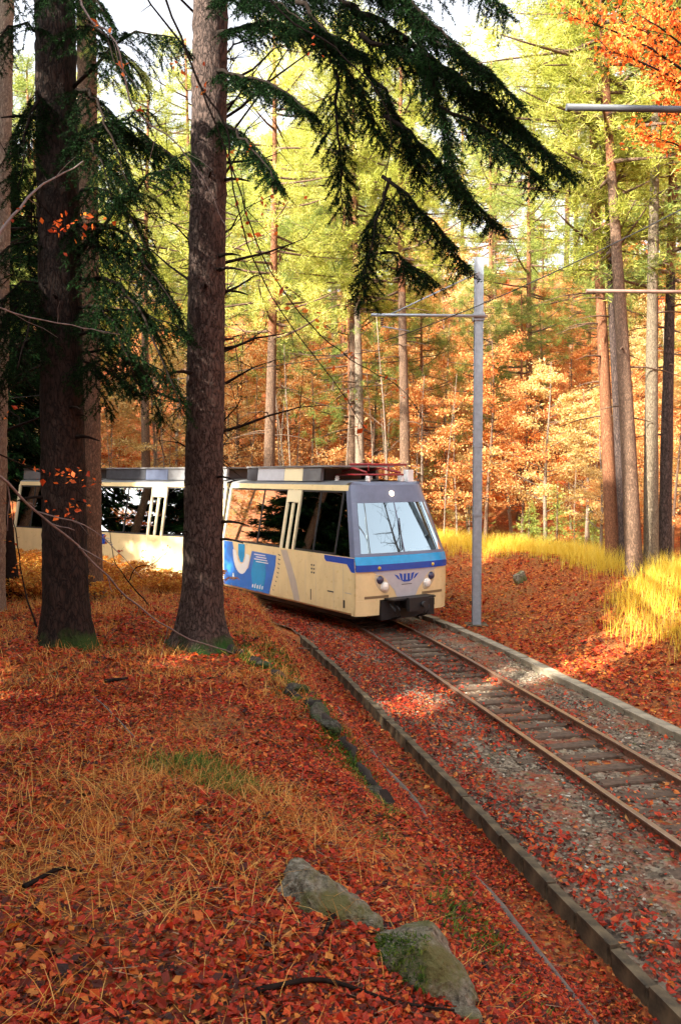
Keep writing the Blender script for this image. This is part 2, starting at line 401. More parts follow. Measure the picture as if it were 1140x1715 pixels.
# pipe lying in the ditch
pp = track(np.arange(s_at_y(3.0), s_at_y(13.5), .3), -2.62)
pp = pp + np.stack([.05 * np.sin(np.arange(len(pp)) * .9), 0 * pp[:, 0], 0 * pp[:, 0]], 1)
pp[:, 2] = ground(pp[:, 0], pp[:, 1]) + .012 + .03 * np.sin(np.arange(len(pp)) * .55)
tag(MB().tube(pp, .035, 8).obj('cable_conduit', plain('conduit_grey', (.11, .085, .07), .7, var=.3)), 'grey conduit half buried in the leaves of the ditch', 'conduit')

# ------------------------------------------------------------------ train
CREAM = plain('cream_paint', (.80, .63, .33), .32, var=.05, scale=3)
def streaks(m, dirt, amount):
    t = m.node_tree; b = t.nodes['Principled BSDF']; src = b.inputs['Base Color'].links[0].from_socket
    n = noise(t, coords(t, (1.6, 1.6, .5)), 1.6, 5, .6); r = ramp(t, [(.48, (0, 0, 0)), (.78, (amount,) * 3)]); t.links.new(n.outputs[0], r.inputs[0])
    t.links.new(mixc(t, r.outputs[0], src, dirt), b.inputs['Base Color'])
    n2 = noise(t, coords(t), 9, 5); rr = ramp(t, [(.3, (.22,) * 3), (.7, (.5,) * 3)]); t.links.new(n2.outputs[0], rr.inputs[0]); t.links.new(rr.outputs[0], b.inputs['Roughness'])
streaks(CREAM, (.34, .24, .12), .22)
CREAM2 = plain('cream_pillar', (.82, .72, .46), .35, var=.05, scale=3)
BLUE = plain('blue_paint', (.012, .075, .42), .25, var=.1)
CYAN = plain('cyan_paint', (.01, .30, .62), .25, var=.1)
MIDBLUE = plain('mid_blue_print', (.015, .16, .55), .3, var=.15, scale=4)
SILVER = plain('silver_paint', (.46, .47, .50), .35, var=.08)
SWOOSH = plain('grey_print', (.50, .43, .36), .35, var=.08)
WHITE = plain('white_print', (.75, .76, .74), .4, var=.05)
SLATE = plain('slate_paint', (.13, .155, .23), .3, var=.1)
BLACK = plain('black_steel', (.012, .012, .013), .6, var=.3, scale=12)
GREYR = plain('roof_grey', (.13, .13, .135), .5, var=.2, scale=5)
DARKR = plain('roof_dark', (.035, .037, .045), .5, var=.3)
REDP = plain('red_insulated_frame', (.26, .012, .016), .45, var=.2)
SEAT = plain('seat_cloth', (.02, .05, .09), .9, var=.3, scale=12)
FLOORM = plain('car_floor', (.05, .045, .04), .8)
def glass(name, tint, refl, rough=.02, gcol=(.95, 1, 1)):
    m, t, b, o = nm(name); t.nodes.remove(b)
    tr_ = node(t, 'ShaderNodeBsdfTransparent'); tr_.inputs[0].default_value = (*tint, 1)
    gl = node(t, 'ShaderNodeBsdfGlossy'); gl.inputs['Roughness'].default_value = rough; gl.inputs['Color'].default_value = (*gcol, 1)
    lw = node(t, 'ShaderNodeFresnel'); lw.inputs[0].default_value = 1.38
    ma = node(t, 'ShaderNodeMath', operation='MULTIPLY_ADD'); ma.inputs[1].default_value = 1.0; ma.inputs[2].default_value = refl
    ma.use_clamp = True
    t.links.new(lw.outputs[0], ma.inputs[0])
    mx = node(t, 'ShaderNodeMixShader'); t.links.new(ma.outputs[0], mx.inputs[0]); t.links.new(tr_.outputs[0], mx.inputs[1]); t.links.new(gl.outputs[0], mx.inputs[2])
    t.links.new(mx.outputs[0], o.inputs[0]); return m
GLASS = glass('tinted_glass', (.34, .40, .38), .13)
WGLASS = glass('windscreen_glass', (.34, .40, .44), .5, .03, (.72, .86, .92))
LAMPG = plain('lamp_lens', (.85, .83, .75), .12, var=.03); DARKLENS = plain('dark_lens', (.05, .05, .10), .1, var=.1)
m, t, b, o = nm('lit_lamp'); b.inputs['Base Color'].default_value = (1, .9, .7, 1); b.inputs['Emission Color'].default_value = (1, .72, .42, 1); b.inputs['Emission Strength'].default_value = 3.5
LIT = m
AMBER = plain('amber_lens', (.6, .42, .06), .2)

W0, W1 = 1.32, 1.05
ZB, ZW, ZT = .36, 1.66, 3.16
def side_v(z, sgn): return sgn * (W0 if z <= ZW else W0 + (W1 - W0) * (z - ZW) / (ZT - ZW))
# local axes of a car: +x rearwards, y sideways (positive = towards the viewpoint), z up
def sp(u, z, sgn, out=0.0):
    return (u, side_v(z, sgn) + sgn * out, z)
def side_patch(mb, pts, sgn, m=0, out=.004):
    n = len(pts); V = [sp(u, z, sgn, out) for u, z in pts]
    f = np.arange(n)[None]
    return mb.add(V, f if sgn > 0 else f[:, ::-1], m)
def slab_on_side(mb, u0, u1, z0, z1, sgn, out=.012, depth=.05, m=0):
    a = [sp(u0, z0, sgn, out), sp(u1, z0, sgn, out), sp(u1, z1, sgn, out), sp(u0, z1, sgn, out)]
    c = [sp(u0, z0, sgn, -depth), sp(u1, z0, sgn, -depth), sp(u1, z1, sgn, -depth), sp(u0, z1, sgn, -depth)]
    mb.add(a + c, np.array([(0,1,2,3),(4,7,6,5),(0,4,5,1),(1,5,6,2),(2,6,7,3),(3,7,4,0)]), m)

FRONT = np.array([1.50, 18.98]); ANG1 = math.atan2(.821, -.571)
train = thing('panoramic_train', 'cream and blue panoramic electric train rounding the bend between the trees', 'train', (FRONT[0], FRONT[1], 0), ANG1)
def rel(p, ang):       # a world position and heading in the train's own frame
    d = np.array(p) - FRONT; c, s = math.cos(-ANG1), math.sin(-ANG1)
    return (d[0] * c - d[1] * s, d[0] * s + d[1] * c, 0), ang - ANG1
j1 = FRONT + 6.55 * np.array([-.571, .821])
def car(p0, p1, u_start, layout, doors, first=False):
    """p0 front end, p1 rear end of the car's middle line"""
    p0, p1 = np.array(p0), np.array(p1); L = float(np.linalg.norm(p1 - p0)); ang = math.atan2(*(p1 - p0)[::-1])
    loc, rz = rel(p0, ang)
    U0 = u_start
    mb = MB()
    for sg in (-1, 1):                                   # lower side walls with a rolled skirt
        zs = [ZB, ZB + .05, .62, 1.0, 1.3, ZW]; vs = [W0 - .05, W0 - .012, W0, W0, W0, W0]
        us = np.linspace(U0, L, 14)
        G = np.array([[(u, sg * v, z) for z, v in zip(zs, vs)] for u in us]); mb.grid(G, smooth=False, flip=sg < 0)
        Gi = np.array([[(u, sg * (W0 - .07), z) for z in (ZB, ZW)] for u in us]); mb.grid(Gi, smooth=False, flip=sg > 0)
        mb.grid(np.array([[(u, sg * (W0 - .07), ZW), (u, sg * W0, ZW)] for u in us]), smooth=False, flip=sg < 0)
        slab_on_side(mb, .80 if first else U0, L, ZT - .03, ZT + .10, sg, .006, .12)   # cant rail
    body = mb.obj('car_body', CREAM, train, loc, rz)
    MB().box((U0 + .02, -W0 + .08, .86), (L - .02, W0 - .08, .92)).obj('floor', FLOORM, body)
    MB().box((U0 + .3, -1.12, .22), (L - .25, 1.12, .84)).box((U0 + 1.0, -.7, .12), (U0 + 2.9, .7, .30)).obj('underframe', BLACK, body)
    for u in ([1.2, 2.7] if first else [L * .35, L * .62]):
        for v in (-.53, .53):
            MB().lathe([(0, -.05), (.30, -.05), (.33, -.045), (.33, .02), (.30, .05), (.0, .05)], 20, (u, v, .335), 1).obj('wheel', BLACK, body)
    # roof: curved skin
    us = np.linspace(U0 + (.62 if first else 0), L, 4)
    cs = [(-1.04, 3.262), (-.98, 3.30), (-.7, 3.35), (0, 3.38), (.7, 3.35), (.98, 3.30), (1.04, 3.262)]
    rf = MB().grid(np.array([[(u, y, z) for y, z in cs] for u in us]), flip=False)
    rf.grid(np.array([[(u, y, z - .12) for y, z in cs] for u in us]), flip=True)
    rf.obj('roof', GREYR, body)
    # gangway frame at each joint
    for u, on in ((L - .05, True), (U0 - .03, not first)):
        if not on: continue
        for sg in (-1, 1):
            e = MB(); slab_on_side(e, u, u + .08, ZW, ZT, sg, .008, .10); e.obj('end_pillar', CREAM2, body)
        g = MB(); g.box((u, -W0 + .075, .5), (u + .05, -.5, 3.1)); g.box((u, .5, .5), (u + .05, W0 - .075, 3.1)); g.box((u, -.5, 2.7), (u + .05, .5, 3.1))
        V = g.V
        for A in V: A[:, 1] = np.clip(A[:, 1], -1.0, 1.0)
        g.obj('end_wall', DARKR, body)
    # windows and doors, both sides
    for sg in (-1, 1):
        for (a, c_) in layout:
            g = MB(); G = [sp(a + .02, ZW + .01, sg, -.012), sp(c_ - .02, ZW + .01, sg, -.012), sp(c_ - .02, ZT - .03, sg, -.012), sp(a + .02, ZT - .03, sg, -.012)]
            g.add(G, np.array([[0, 1, 2, 3]]))
            w = g.obj('window', GLASS, body)
            fr = MB()
            slab_on_side(fr, a - .018, a + .018, ZW, ZT - .03, sg, .004, .03)
            slab_on_side(fr, a + .02, c_ - .02, ZW, ZW + .05, sg, -.002, .03)
            slab_on_side(fr, a + .02, c_ - .02, ZT - .075, ZT - .03, sg, -.002, .03)
            fr.obj('window_frame', BLACK, w)
        for (a, c_) in doors:
            d = MB(); wd = (c_ - a)
            slab_on_side(d, a, a + .07, ZW - .002, ZT - .04, sg, .016, .04); slab_on_side(d, c_ - .07, c_, ZW - .002, ZT - .04, sg, .016, .04)
            slab_on_side(d, a + wd / 2 - .035, a + wd / 2 + .035, ZW - .002, ZT - .36, sg, .016, .04)
            slab_on_side(d, a + .07, c_ - .07, ZT - .34, ZT - .04, sg, .014, .04)
            slab_on_side(d, a, a + .006, .5, ZW - .004, sg, .004, .0); slab_on_side(d, c_ - .006, c_, .5, ZW - .004, sg, .004, .0)
            slab_on_side(d, a + wd / 2 - .004, a + wd / 2 + .004, .5, ZW - .004, sg, .003, .0)
            dd = d.obj('door', CREAM2, body)
            for q in (0, 1):
                x0 = a + .075 + q * (wd / 2 - .04); x1 = x0 + wd / 2 - .115
                MB().add([sp(x0, ZW, sg, -.01), sp(x1, ZW, sg, -.01), sp(x1, ZT - .36, sg, -.01), sp(x0, ZT - .36, sg, -.01)], np.array([[0, 1, 2, 3]])).obj('door_pane', GLASS, dd)
    # seats
    u = U0 + (2.0 if first else .5)
    sm = MB()
    def seat(mb, x, y, f):
        mb.box((x - .22, y - .42, 1.18), (x + .22, y + .42, 1.32))
        mb.box((x - f * .22 - .05, y - .42, 1.3), (x - f * .22 + .05, y + .42, 2.02)); mb.box((x - f * .22 - .06, y - .36, 2.0), (x - f * .22 + .06, y - .06, 2.2)); mb.box((x - f * .22 - .06, y + .06, 2.0), (x - f * .22 + .06, y + .36, 2.2))
        mb.box((x - .1, y - .3, .92), (x + .1, y + .3, 1.18))
    while u < L - .4:
        if not any(a - .3 < u < c_ + .3 for a, c_ in doors):
            for y in (-.72, .72):
                s_ = MB(); seat(s_, u, y, 1 if int(u * 2) % 2 else -1); s_.obj('seat', SEAT, body)
        u += .85
    return body, L

# car 1 (driving car), car 2, car 3
b1, L1 = car(FRONT, j1, .30, [(.98, 1.9), (1.9, 2.74), (3.42, 4.6), (4.6, 6.45)], [(2.76, 3.40)], True)
j1b = j1 + np.array([-.45, .47]) * .9
j2 = np.array([-7.35, 28.2]); j2b = j2 + np.array([-.42, .3]); e3 = np.array([-10.75, 30.5])
dv = j2 - j1b; L2 = float(np.linalg.norm(dv))
b2, L2 = car(j1b, j2, 0, [(.1, 1.15), (1.15, 2.4), (3.12, 4.2), (4.2, L2 - .1)], [(2.42, 3.10)])
b3, L3 = car(j2b, e3, 0, [(.1, 1.4), (1.4, 2.7), (2.7, np.linalg.norm(e3 - j2b) - .1)], [])
# folding bellows between the cars
for a_, c_, in ((j1, j1b), (j2, j2b)):
    ang = math.atan2(*(c_ - a_)[::-1]); loc, rz = rel(a_, ang); Lb = float(np.linalg.norm(c_ - a_))
    mb = MB(); xs = np.linspace(-.02, Lb + .02, 9)
    G = np.array([[(x, y * (1 - .05 * (k % 2)), z) for y, z in [(-.95, .5), (-1.02, 1.6), (-.92, 3.1), (.92, 3.1), (1.02, 1.6), (.95, .5), (-.95, .5)]] for k, x in enumerate(xs)])
    mb.grid(G, smooth=False).obj('bellows', DARKR, train, loc, rz)
# roof equipment
def fairing(body, u0, u1, z1, sg, mat, v=.86):
    mb = MB(); pts = [(u0, 3.345), (u1, 3.345), (u1, z1), (u0, z1)]
    V = [(u, sg * (v + .04 - .1 * (z - 3.3)), z) for u, z in pts] + [(u, sg * (v - .05 - .1 * (z - 3.3)), z) for u, z in pts]
    mb.add(V, np.array([(0,1,2,3),(7,6,5,4),(0,4,5,1),(1,5,6,2),(2,6,7,3),(3,7,4,0)])); return mb.obj('roof_fairing', mat, body)
STEEL = plain('bare_steel', (.22, .22, .22), .5, metal=.2, var=.15)
for body, segs in ((b1, [(2.2, 3.0, GREYR), (3.02, 3.9, CREAM2), (3.92, 5.3, SILVER), (5.32, 5.9, DARKR)]),
                   (b2, [(.15, 1.5, STEEL), (1.52, 2.6, GREYR), (2.62, 3.6, SLATE), (3.62, L2 - .3, DARKR)]), (b3, [(.2, 1.4, DARKR), (1.42, 2.6, SLATE), (2.62, 3.6, GREYR)])):
    for a_, c_, mt in segs:
        for sg in (-1, 1): fairing(body, a_, c_, 3.68, sg, mt)
    MB().box((segs[0][0] - .6 if body is b1 else segs[0][0], -.9, 3.685), (segs[-1][1], .9, 3.725)).obj('roof_cover', STEEL if body is not b3 else DARKR, body)
    for k_ in range(3):
        u = segs[0][0] + .3 + k_ * 1.1
        MB().box((u, -.55, 3.36), (u + .8, .55, 3.66)).obj('roof_unit', DARKR, body)
# pantograph folded down on car 1
pg = MB()
for y in (-.5, .5):
    pg.tube([(.75, y, 3.50), (2.1, y, 3.50)], .025, 6); pg.tube([(.85, y, 3.55), (1.5, y * .8, 3.66), (2.0, y * .75, 3.58)], .028, 6)
for u in (.75, 1.4, 2.1): pg.tube([(u, -.5, 3.50), (u, .5, 3.50)], .025, 6)
pg.tube([(.95, -.75, 3.74), (.95, .75, 3.74)], .03, 6); pg.tube([(1.15, -.75, 3.74), (1.15, .75, 3.74)], .03, 6)
pg.tube([(1.05, -.3, 3.58), (1.05, -.3, 3.74)], .02, 6); pg.tube([(1.05, .3, 3.58), (1.05, .3, 3.74)], .02, 6)
po = pg.obj('pantograph', REDP, b1)
for u in (.8, 2.05):
    for y in (-.5, .5):
        MB().lathe([(0, 3.33), (.05, 3.33), (.07, 3.36), (.045, 3.38), (.07, 3.41), (.045, 3.43), (.06, 3.46), (0, 3.48)], 10, (u, y, 0)).obj('insulator', WHITE, po)
MB().box((.80, -.86, 3.30), (.98, -.70, 3.62)).box((1.02, -.84, 3.30), (1.16, -.66, 3.50)).obj('roof_horn', WHITE, b1)

# front end of car 1: curved mask
def fu(v, z):            # how far back the front stands at this place
    k = abs(v) / W0
    lean = .0 if z <= 1.5 else .60 * ((z - 1.5) / 1.7) ** 1.05
    low = .05 * max(0, (.9 - z)) 
    return lean + low + .06 * k ** 2 + .09 * k ** 10
def wid(z): return W0 if z <= ZW else W0 + (W1 - W0) * (z - ZW) / (ZT - ZW)
def front_patch(f, nu, nv, zs, k0=-1, k1=1, out=0.0):
    ks = np.linspace(k0, k1, nu)
    G = np.zeros((nu, len(zs), 3))
    for i, k in enumerate(ks):
        for j, z in enumerate(zs):
            v = k * wid(z); G[i, j] = (fu(k * W0, z) - out, v, z)
    return G
def front_part(name, mat, zs, k0=-1, k1=1, out=0.0, parent=None):
    n = max(3, int(28 * (k1 - k0) / 2) + 1)
    mb = MB(); G = front_patch(None, n, 0, zs, k0, k1, out); mb.grid(G, smooth=True, flip=True)
    Gb = G.copy(); Gb[..., 0] += .05
    mb.grid(Gb, smooth=True)
    for a_, c_ in ((G[0], Gb[0]), (G[-1], Gb[-1]), (G[:, 0], Gb[:, 0]), (G[:, -1], Gb[:, -1])): mb.grid(np.stack([a_, c_], 1), smooth=False)
    return mb.obj(name, mat, parent or b1)
zl = lambda a, c_, n=6: list(np.linspace(a, c_, n))
mask = front_part('front_panel', CREAM, zl(.70, 1.345))
front_part('front_skirt', CREAM, zl(ZB, .698), .56, 1); front_part('front_skirt', CREAM, zl(ZB, .698), -1, -.66)
front_part('painted_recess', plain('painted_recess_shadow', (.20, .14, .07), .6), [.74, .80], -.86, -.36, .004, mask); front_part('painted_recess', bpy.data.materials['painted_recess_shadow'], [.74, .80], .38, .86, .004, mask)  # flat darker strips: the shadow of the recessed step put into the colour
bb = front_part('blue_band', BLUE, zl(1.35, 1.50), out=.03)
front_part('cyan_band', CYAN, zl(1.50, 1.675), out=.022)
# dark surround with the windscreen in it
sur = MB()
front_part('windscreen_surround', SLATE, zl(1.677, 1.74, 2)); front_part('brow', SLATE, zl(2.86, 3.26, 5))
front_part('windscreen_surround', SLATE, zl(1.742, 2.858, 8), -1, -.90); front_part('windscreen_surround', SLATE, zl(1.742, 2.858, 8), .90, 1)
ws = MB().grid(front_patch(None, 21, 0, zl(1.743, 2.857, 12), -.898, .898, .006), flip=True).obj('windscreen', WGLASS, b1)
dv_ = MB(); dv_.grid(front_patch(None, 2, 0, zl(1.743, 2.857, 8), -.012, .012, .012), flip=True); dv_.obj('windscreen_divider', SLATE, ws)
def wiper(k0, k1, z0, z1):
    P = [(fu(k * W0, z) - .04, k * wid(z), z) for k, z in zip(np.linspace(k0, k1, 6), np.linspace(z0, z1, 6))]
    MB().tube(P, .014, 5).obj('wiper', BLACK, ws)
wiper(.06, -.02, 1.78, 2.5)
MB().grid(np.array([[(fu(v, 3.26), v * 1.04 / W0, 3.262), (.72, v * 1.0 / W0, 3.33), (.95, v * .98 / W0, 3.345)] for v in np.linspace(-W0, W0, 15)]), flip=False).obj('brow_top', SLATE, b1)
# pillars beside the cab and the cab side window
for sg in (-1, 1):
    mb = MB()
    P = [(z, fu(W0, z)) for z in zl(ZW, ZT + .1, 8)]
    G = np.array([[(u - .01, sg * wid(z), z), (u + .16, sg * (wid(z) + .002), z)] for z, u in P]); mb.grid(G, flip=sg < 0, smooth=False)
    mb.obj('cab_pillar', SLATE, b1)
    V = [(fu(W0, ZW) + .16, sg * (W0 - .01), ZW), (.97, sg * (W0 - .01), ZW), (.97, sg * (W1 - .01), ZT - .03), (fu(W0, ZT) + .16, sg * (W1 - .01), ZT - .03)]
    g = MB().add(V, np.array([[0, 1, 2, 3]])); g.obj('cab_window', glass('cab_glass', (.12, .13, .13), .04), b1)
    lo = MB(); zs_ = zl(ZB, ZW, 6)
    lo.grid(np.array([[(fu(W0, z) - .01, sg * W0, z), (.31, sg * W0, z)] for z in zs_]), flip=sg < 0, smooth=False); lo.obj('cab_side', CREAM, b1)
    s_ = MB(); side_patch(s_, [(.02 + fu(W0, 1.5), 1.33), (.30, 1.33), (.48, 1.5), (1.30, 1.5), (1.38, 1.56), (1.38, 1.645), (.02 + fu(W0, 1.6), 1.645)], sg, 0, .005); s_.obj('blue_flash', BLUE, b1)
MB().box((.5, -1.0, .93), (.62, 1.0, 1.62)).box((.62, -.6, 1.2), (.9, -.2, 2.1)).obj('driver_desk', BLACK, b1)
MB().box((1.55, -1.05, .93), (1.6, 1.05, 3.1)).obj('cab_bulkhead', BLACK, b1)
# silver centre plate and emblem
def fpt(k, z, out): return (fu(k * W0, z) - out, k * wid(z), z)
mb = MB(); rows = [(1.345, -.72, .72), (1.30, -.66, .66), (1.2, -.52, .52), (1.05, -.38, .38), (.9, -.27, .27), (.72, -.20, .20)]
G = np.array([[fpt(k, z, .010) for k in np.linspace(a_, c_, 13)] for z, a_, c_ in rows]); mb.grid(G, flip=False)
plate = mb.obj('silver_plate', SILVER, b1)
em = MB()
def petal(mb, pts): mb.add([fpt(k * 1.25, 1.13 + (z - 1.10) * 1.25, .016) for k, z in pts], np.arange(len(pts))[None])
for sx in (-1, 1):
    petal(em, [(sx * .012, 1.06), (sx * .055, 1.075), (sx * .055, 1.20), (sx * .012, 1.20)])
    petal(em, [(sx * .07, 1.075), (sx * .10, 1.09), (sx * .135, 1.215), (sx * .085, 1.20)])
    petal(em, [(sx * .115, 1.09), (sx * .15, 1.11), (sx * .22, 1.20), (sx * .155, 1.175)])
petal(em, [(-.05, 1.05), (.05, 1.05), (.1, 1.085), (-.1, 1.085)])
em.obj('emblem', BLUE, plate)
petal_t = MB(); petal(petal_t, [(-.09, 1.0), (.09, 1.0), (.09, 1.012), (-.09, 1.012)]); petal_t.obj('emblem_lettering', DARKR, plate)
# headlights: slanted oval housings with a lamp and a dark lamp
for sg in (-1, 1):
    c0 = np.array([sg * .68, 1.07]); th = np.linspace(0, 2 * math.pi, 24, endpoint=False)
    ax = np.array([-sg * .62, -.78])
    pr = np.array([-ax[1], ax[0]])
    ring = [c0 + ax * .235 * math.cos(a_) + pr * .135 * math.sin(a_) for a_ in th]
    V = [(fu(p[0], p[1]) - .012, p[0], p[1]) for p in ring]; V2 = [(fu(p[0], p[1]) + .0, (p - c0)[0] * 1.12 + c0[0], (p - c0)[1] * 1.12 + c0[1]) for p in ring]
    mb = MB(); mb.add(V, np.arange(24)[None, ::-1]); mb.grid(np.array([V + V[:1], V2 + V2[:1]]), flip=True)
    h = mb.obj('headlight', plain('headlight_housing', (.55, .47, .32), .3, var=.05), b1)
    for q, mt, rr in ((.095, LAMPG, .105), (-.105, DARKLENS, .088)):
        p = c0 + ax * q
        MB().lathe([(0, -.05), (rr * .6, -.042), (rr * .9, -.022), (rr, 0), (rr * 1.08, .01), (rr * 1.08, .03)], 18, (fu(p[0], p[1]) - .02, p[0], p[1]), 0).obj('lamp' if q > 0 else 'tail_lamp', mt, h)
    MB().lathe([(0, -.03), (.03, -.02), (.04, 0), (.04, .03)], 12, (fu(sg * .78, 1.42) - .035, sg * .78, 1.42), 0).obj('marker_lamp', AMBER, b1)
MB().lathe([(0, -.03), (.045, -.024), (.06, 0), (.065, .03)], 14, (fu(0, 3.06) - .01, 0, 3.06), 0).obj('top_lamp', LIT, b1)
# coupler, buffer beam and hoses under the front
cp = MB(); cp.box((.0, -.84, .24), (.5, .72, .66)); cp.box((-.38, -.20, .50), (.1, .20, .72)); cp.box((-.46, -.28, .46), (-.34, .28, .76))
cp.tube([(-.40, -.1, .6), (-.56, -.1, .6)], .07, 10); cp.box((-.08, -.78, .48), (.1, -.30, .64)); cp.box((-.30, -.62, .70), (.06, .62, .735))
for y in (-.45, -.35, .42, .55): cp.tube([(-.1, y, .62), (-.28, y, .5), (-.26, y * .9, .34), (-.05, y * .85, .26)], .022, 6)
cp.obj('coupler', BLACK, b1)
# prints and fittings on the side facing the camera (and the far side alike)
def decal(name, mat, pts, sg=1, out=.004): 
    mb = MB(); side_patch(mb, pts, sg, 0, out); return mb.obj(name, mat, b1)
decal('blue_print', MIDBLUE, [(6.5, .42), (3.95, .42), (3.62, 1.18), (3.58, 1.45), (4.85, 1.47), (5.05, 1.0), (5.35, .85), (5.7, .95), (5.85, 1.3), (5.95, 1.645), (6.5, 1.645)])
decal('cyan_print', CYAN, [(4.8, .46), (4.25, .46), (4.1, .9), (4.15, 1.25), (4.75, 1.25), (4.9, .9)], out=.007)
arc = MB(); A = [(5.45 + .48 * math.sin(q) * 1.0, 1.42 - .62 * math.cos(q)) for q in np.linspace(-1.45, 1.6, 16)]; Bq = [(5.45 + .27 * math.sin(q), 1.42 - .34 * math.cos(q)) for q in np.linspace(-1.45, 1.6, 16)]
for k in range(15): side_patch(arc, [A[k], Bq[k], Bq[k + 1], A[k + 1]][::-1], 1, 0, .010)
arc.obj('white_arc', WHITE, b1)
decal('cyan_drop', CYAN, [(5.62, 1.62), (5.62, 1.3), (5.5, 1.12), (5.36, 1.12), (5.26, 1.3), (5.24, 1.62)], out=.007)
for k in range(4):
    a_ = 4.72 - (k % 2) * .1; decal('print_line', WHITE, [(a_, 1.385 - k * .062), (4.12 - k * .05, 1.385 - k * .062), (4.12 - k * .05, 1.41 - k * .062), (a_, 1.41 - k * .062)], out=.010)
for k in range(5):
    a_ = 4.85 - k * .13; decal('print_letter', WHITE, [(a_, .50), (a_ - .06, .50), (a_ - .09, .60 + .03 * (k % 2)), (a_ - .02, .58)], out=.010)
decal('print_letter', WHITE, [(5.95, .62), (5.88, .62), (5.88, .78), (5.95, .78)], out=.010)
for k in range(9):
    z_ = 1.50 - k * .115; a_ = 3.42 + .008 * k * k * .6
    r_ = .048 - k * .0035
    decal('print_dot', DARKR, [(a_ + r_ * 1.5, z_), (a_ - r_ * 1.2, z_ - .02), (a_ - r_, z_ - .045), (a_ + r_, z_ - .03)], out=.006)
decal('grey_swoosh', SWOOSH, [(2.72, ZB + .06), (2.45, ZB + .06), (2.62, .9), (3.05, 1.62), (3.36, 1.62), (3.05, 1.1)], out=.004)
for k in range(2):
    for q in range(3): decal('data_mark', DARKR, [(1.95 - k * .1, 1.16 + q * .09), (1.89 - k * .1, 1.16 + q * .09), (1.89 - k * .1, 1.2 + q * .09), (1.95 - k * .1, 1.2 + q * .09)], out=.006)
decal('grab_slot', BLACK, [(1.98, .52), (1.94, .52), (1.94, .78), (1.98, .78)], out=.006); decal('grab_slot', BLACK, [(.62, .50), (.55, .50), (.55, .68), (.62, .68)], out=.006)
decal('hatch_mark', DARKR, [(1.25, .80), (1.0, .80), (1.0, .83), (1.25, .83)], out=.006); decal('hatch_mark', SWOOSH, [(.55, .84), (.3, .84), (.3, .86), (.55, .86)], out=.006)
for u in (.62, 1.0, 1.75, 2.2, 3.9): decal('panel_joint', SWOOSH, [(u + .005, .42), (u - .005, .42), (u - .005, 1.48), (u + .005, 1.48)], out=.003)
MB().box((L2 - .75, W0 + .002, 1.28), (L2 - .30, W0 + .006, 1.60)).obj('blue_square', BLUE, b2)
for k in range(4): MB().box((L2 - .98 - k * .05, W0 + .002, 1.45 - k * .06), (L2 - .80 - k * .08, W0 + .006, 1.49 - k * .06)).obj('grey_stripe', SWOOSH, b2)

# ------------------------------------------------------------------ masts and overhead line
GALV = plain('galvanised_steel', (.23, .26, .29), .5, metal=.2, var=.18, scale=9)
RUSTY = plain('rusty_tube', (.17, .10, .075), .7, var=.3)
def mast(px_base, label, foot, h, arm_z, arm_len, arm_mat, arm_r, w=.095, direction=(-1, -.05), full=True):
    mt = thing('catenary_mast', label, 'mast', tuple(foot), 0)
    p = MB(); p.box((-w, -w, -.5), (w, -w + .02, h)); p.box((-w, w - .02, -.5), (w, w, h)); p.box((-.012, -w + .02, -.5), (.012, w - .02, h))
    p.box((-w, -w - .012, -.5), (-w + .02, -w, h)); p.box((w - .02, -w - .012, -.5), (w, -w, h)); p.obj('post', GALV, mt)
    MB().box((-.25, -.25, -.4), (.25, .25, .04)).obj('footing', M['concrete'], mt)
    d = np.array([direction[0], direction[1], 0.0]); d /= np.linalg.norm(d)
    a0 = np.array([0, -w - .05, arm_z]); a1 = a0 + d * arm_len
    MB().tube([a0 - d * .15, a0 + d * arm_len * .5, a1], arm_r, 8).obj('bracket_arm', arm_mat, mt)
    if full: MB().tube([np.array([0, -w - .05, min(h - .15, arm_z + 1.0)]), a0 + d * arm_len * .82 + np.array([0, 0, .02])], .018, 6).obj('stay_rod', GALV, mt)
    ins = MB()
    for k in range(4): ins.lathe([(.012, -.02), (.045, -.005), (.045, .005), (.012, .02)], 10, tuple(a0 + d * arm_len * .9 - np.array([0, 0, .08 + .045 * k])))
    if full: ins.obj('insulator', plain('brown_porcelain', (.1, .05, .035), .3), mt)
    if full: MB().tube([a1 - d * arm_len * .1 - np.array([0, 0, .26]), a1 - d * arm_len * .35 - np.array([0, 0, .36])], .014, 6).obj('steady_arm', GALV, mt)
    MB().box((-w - .03, -w - .03, arm_z - .09), (w + .03, w + .03, arm_z + .09)).obj('arm_clamp', GALV, mt)
    for z_ in (2.6, 4.2): MB().box((-w - .008, -w - .02, z_), (w + .008, w + .008, z_ + .05)).obj('band', GALV, mt)
    return mt, foot + a1
fp = at(797, 1043, 19.6); fp[2] = gz(fp[0], fp[1])
top_h = at(797, 432, 19.6)[2] - fp[2]
m1, t1 = mast(0, 'grey steel overhead line mast standing beside the train front', fp, top_h, at(797, 531, 19.6)[2] - fp[2], 2.5, GALV, .035)
a2 = at(948, 178, 10.0)
f2 = np.array([a2[0] + 2.7, 10.3, 0]); f2[2] = gz(f2[0], f2[1])
m2, t2 = mast(0, 'mast off to the right whose thick grey arm crosses the top right corner', f2, a2[2] + 1.0 - f2[2], a2[2] - f2[2], 2.7, plain('arm_steel', (.06, .066, .078), .6), .042, full=False)
a3 = at(978, 489, 14.5)
f3 = np.array([a3[0] + 2.9, 14.7, 0]); f3[2] = gz(f3[0], f3[1])
m3, t3 = mast(0, 'mast off to the right whose thin rusty arm crosses the pine trunks', f3, a3[2] + 1.0 - f3[2], a3[2] - f3[2], 2.9, RUSTY, .032, full=False)
wire = MB()
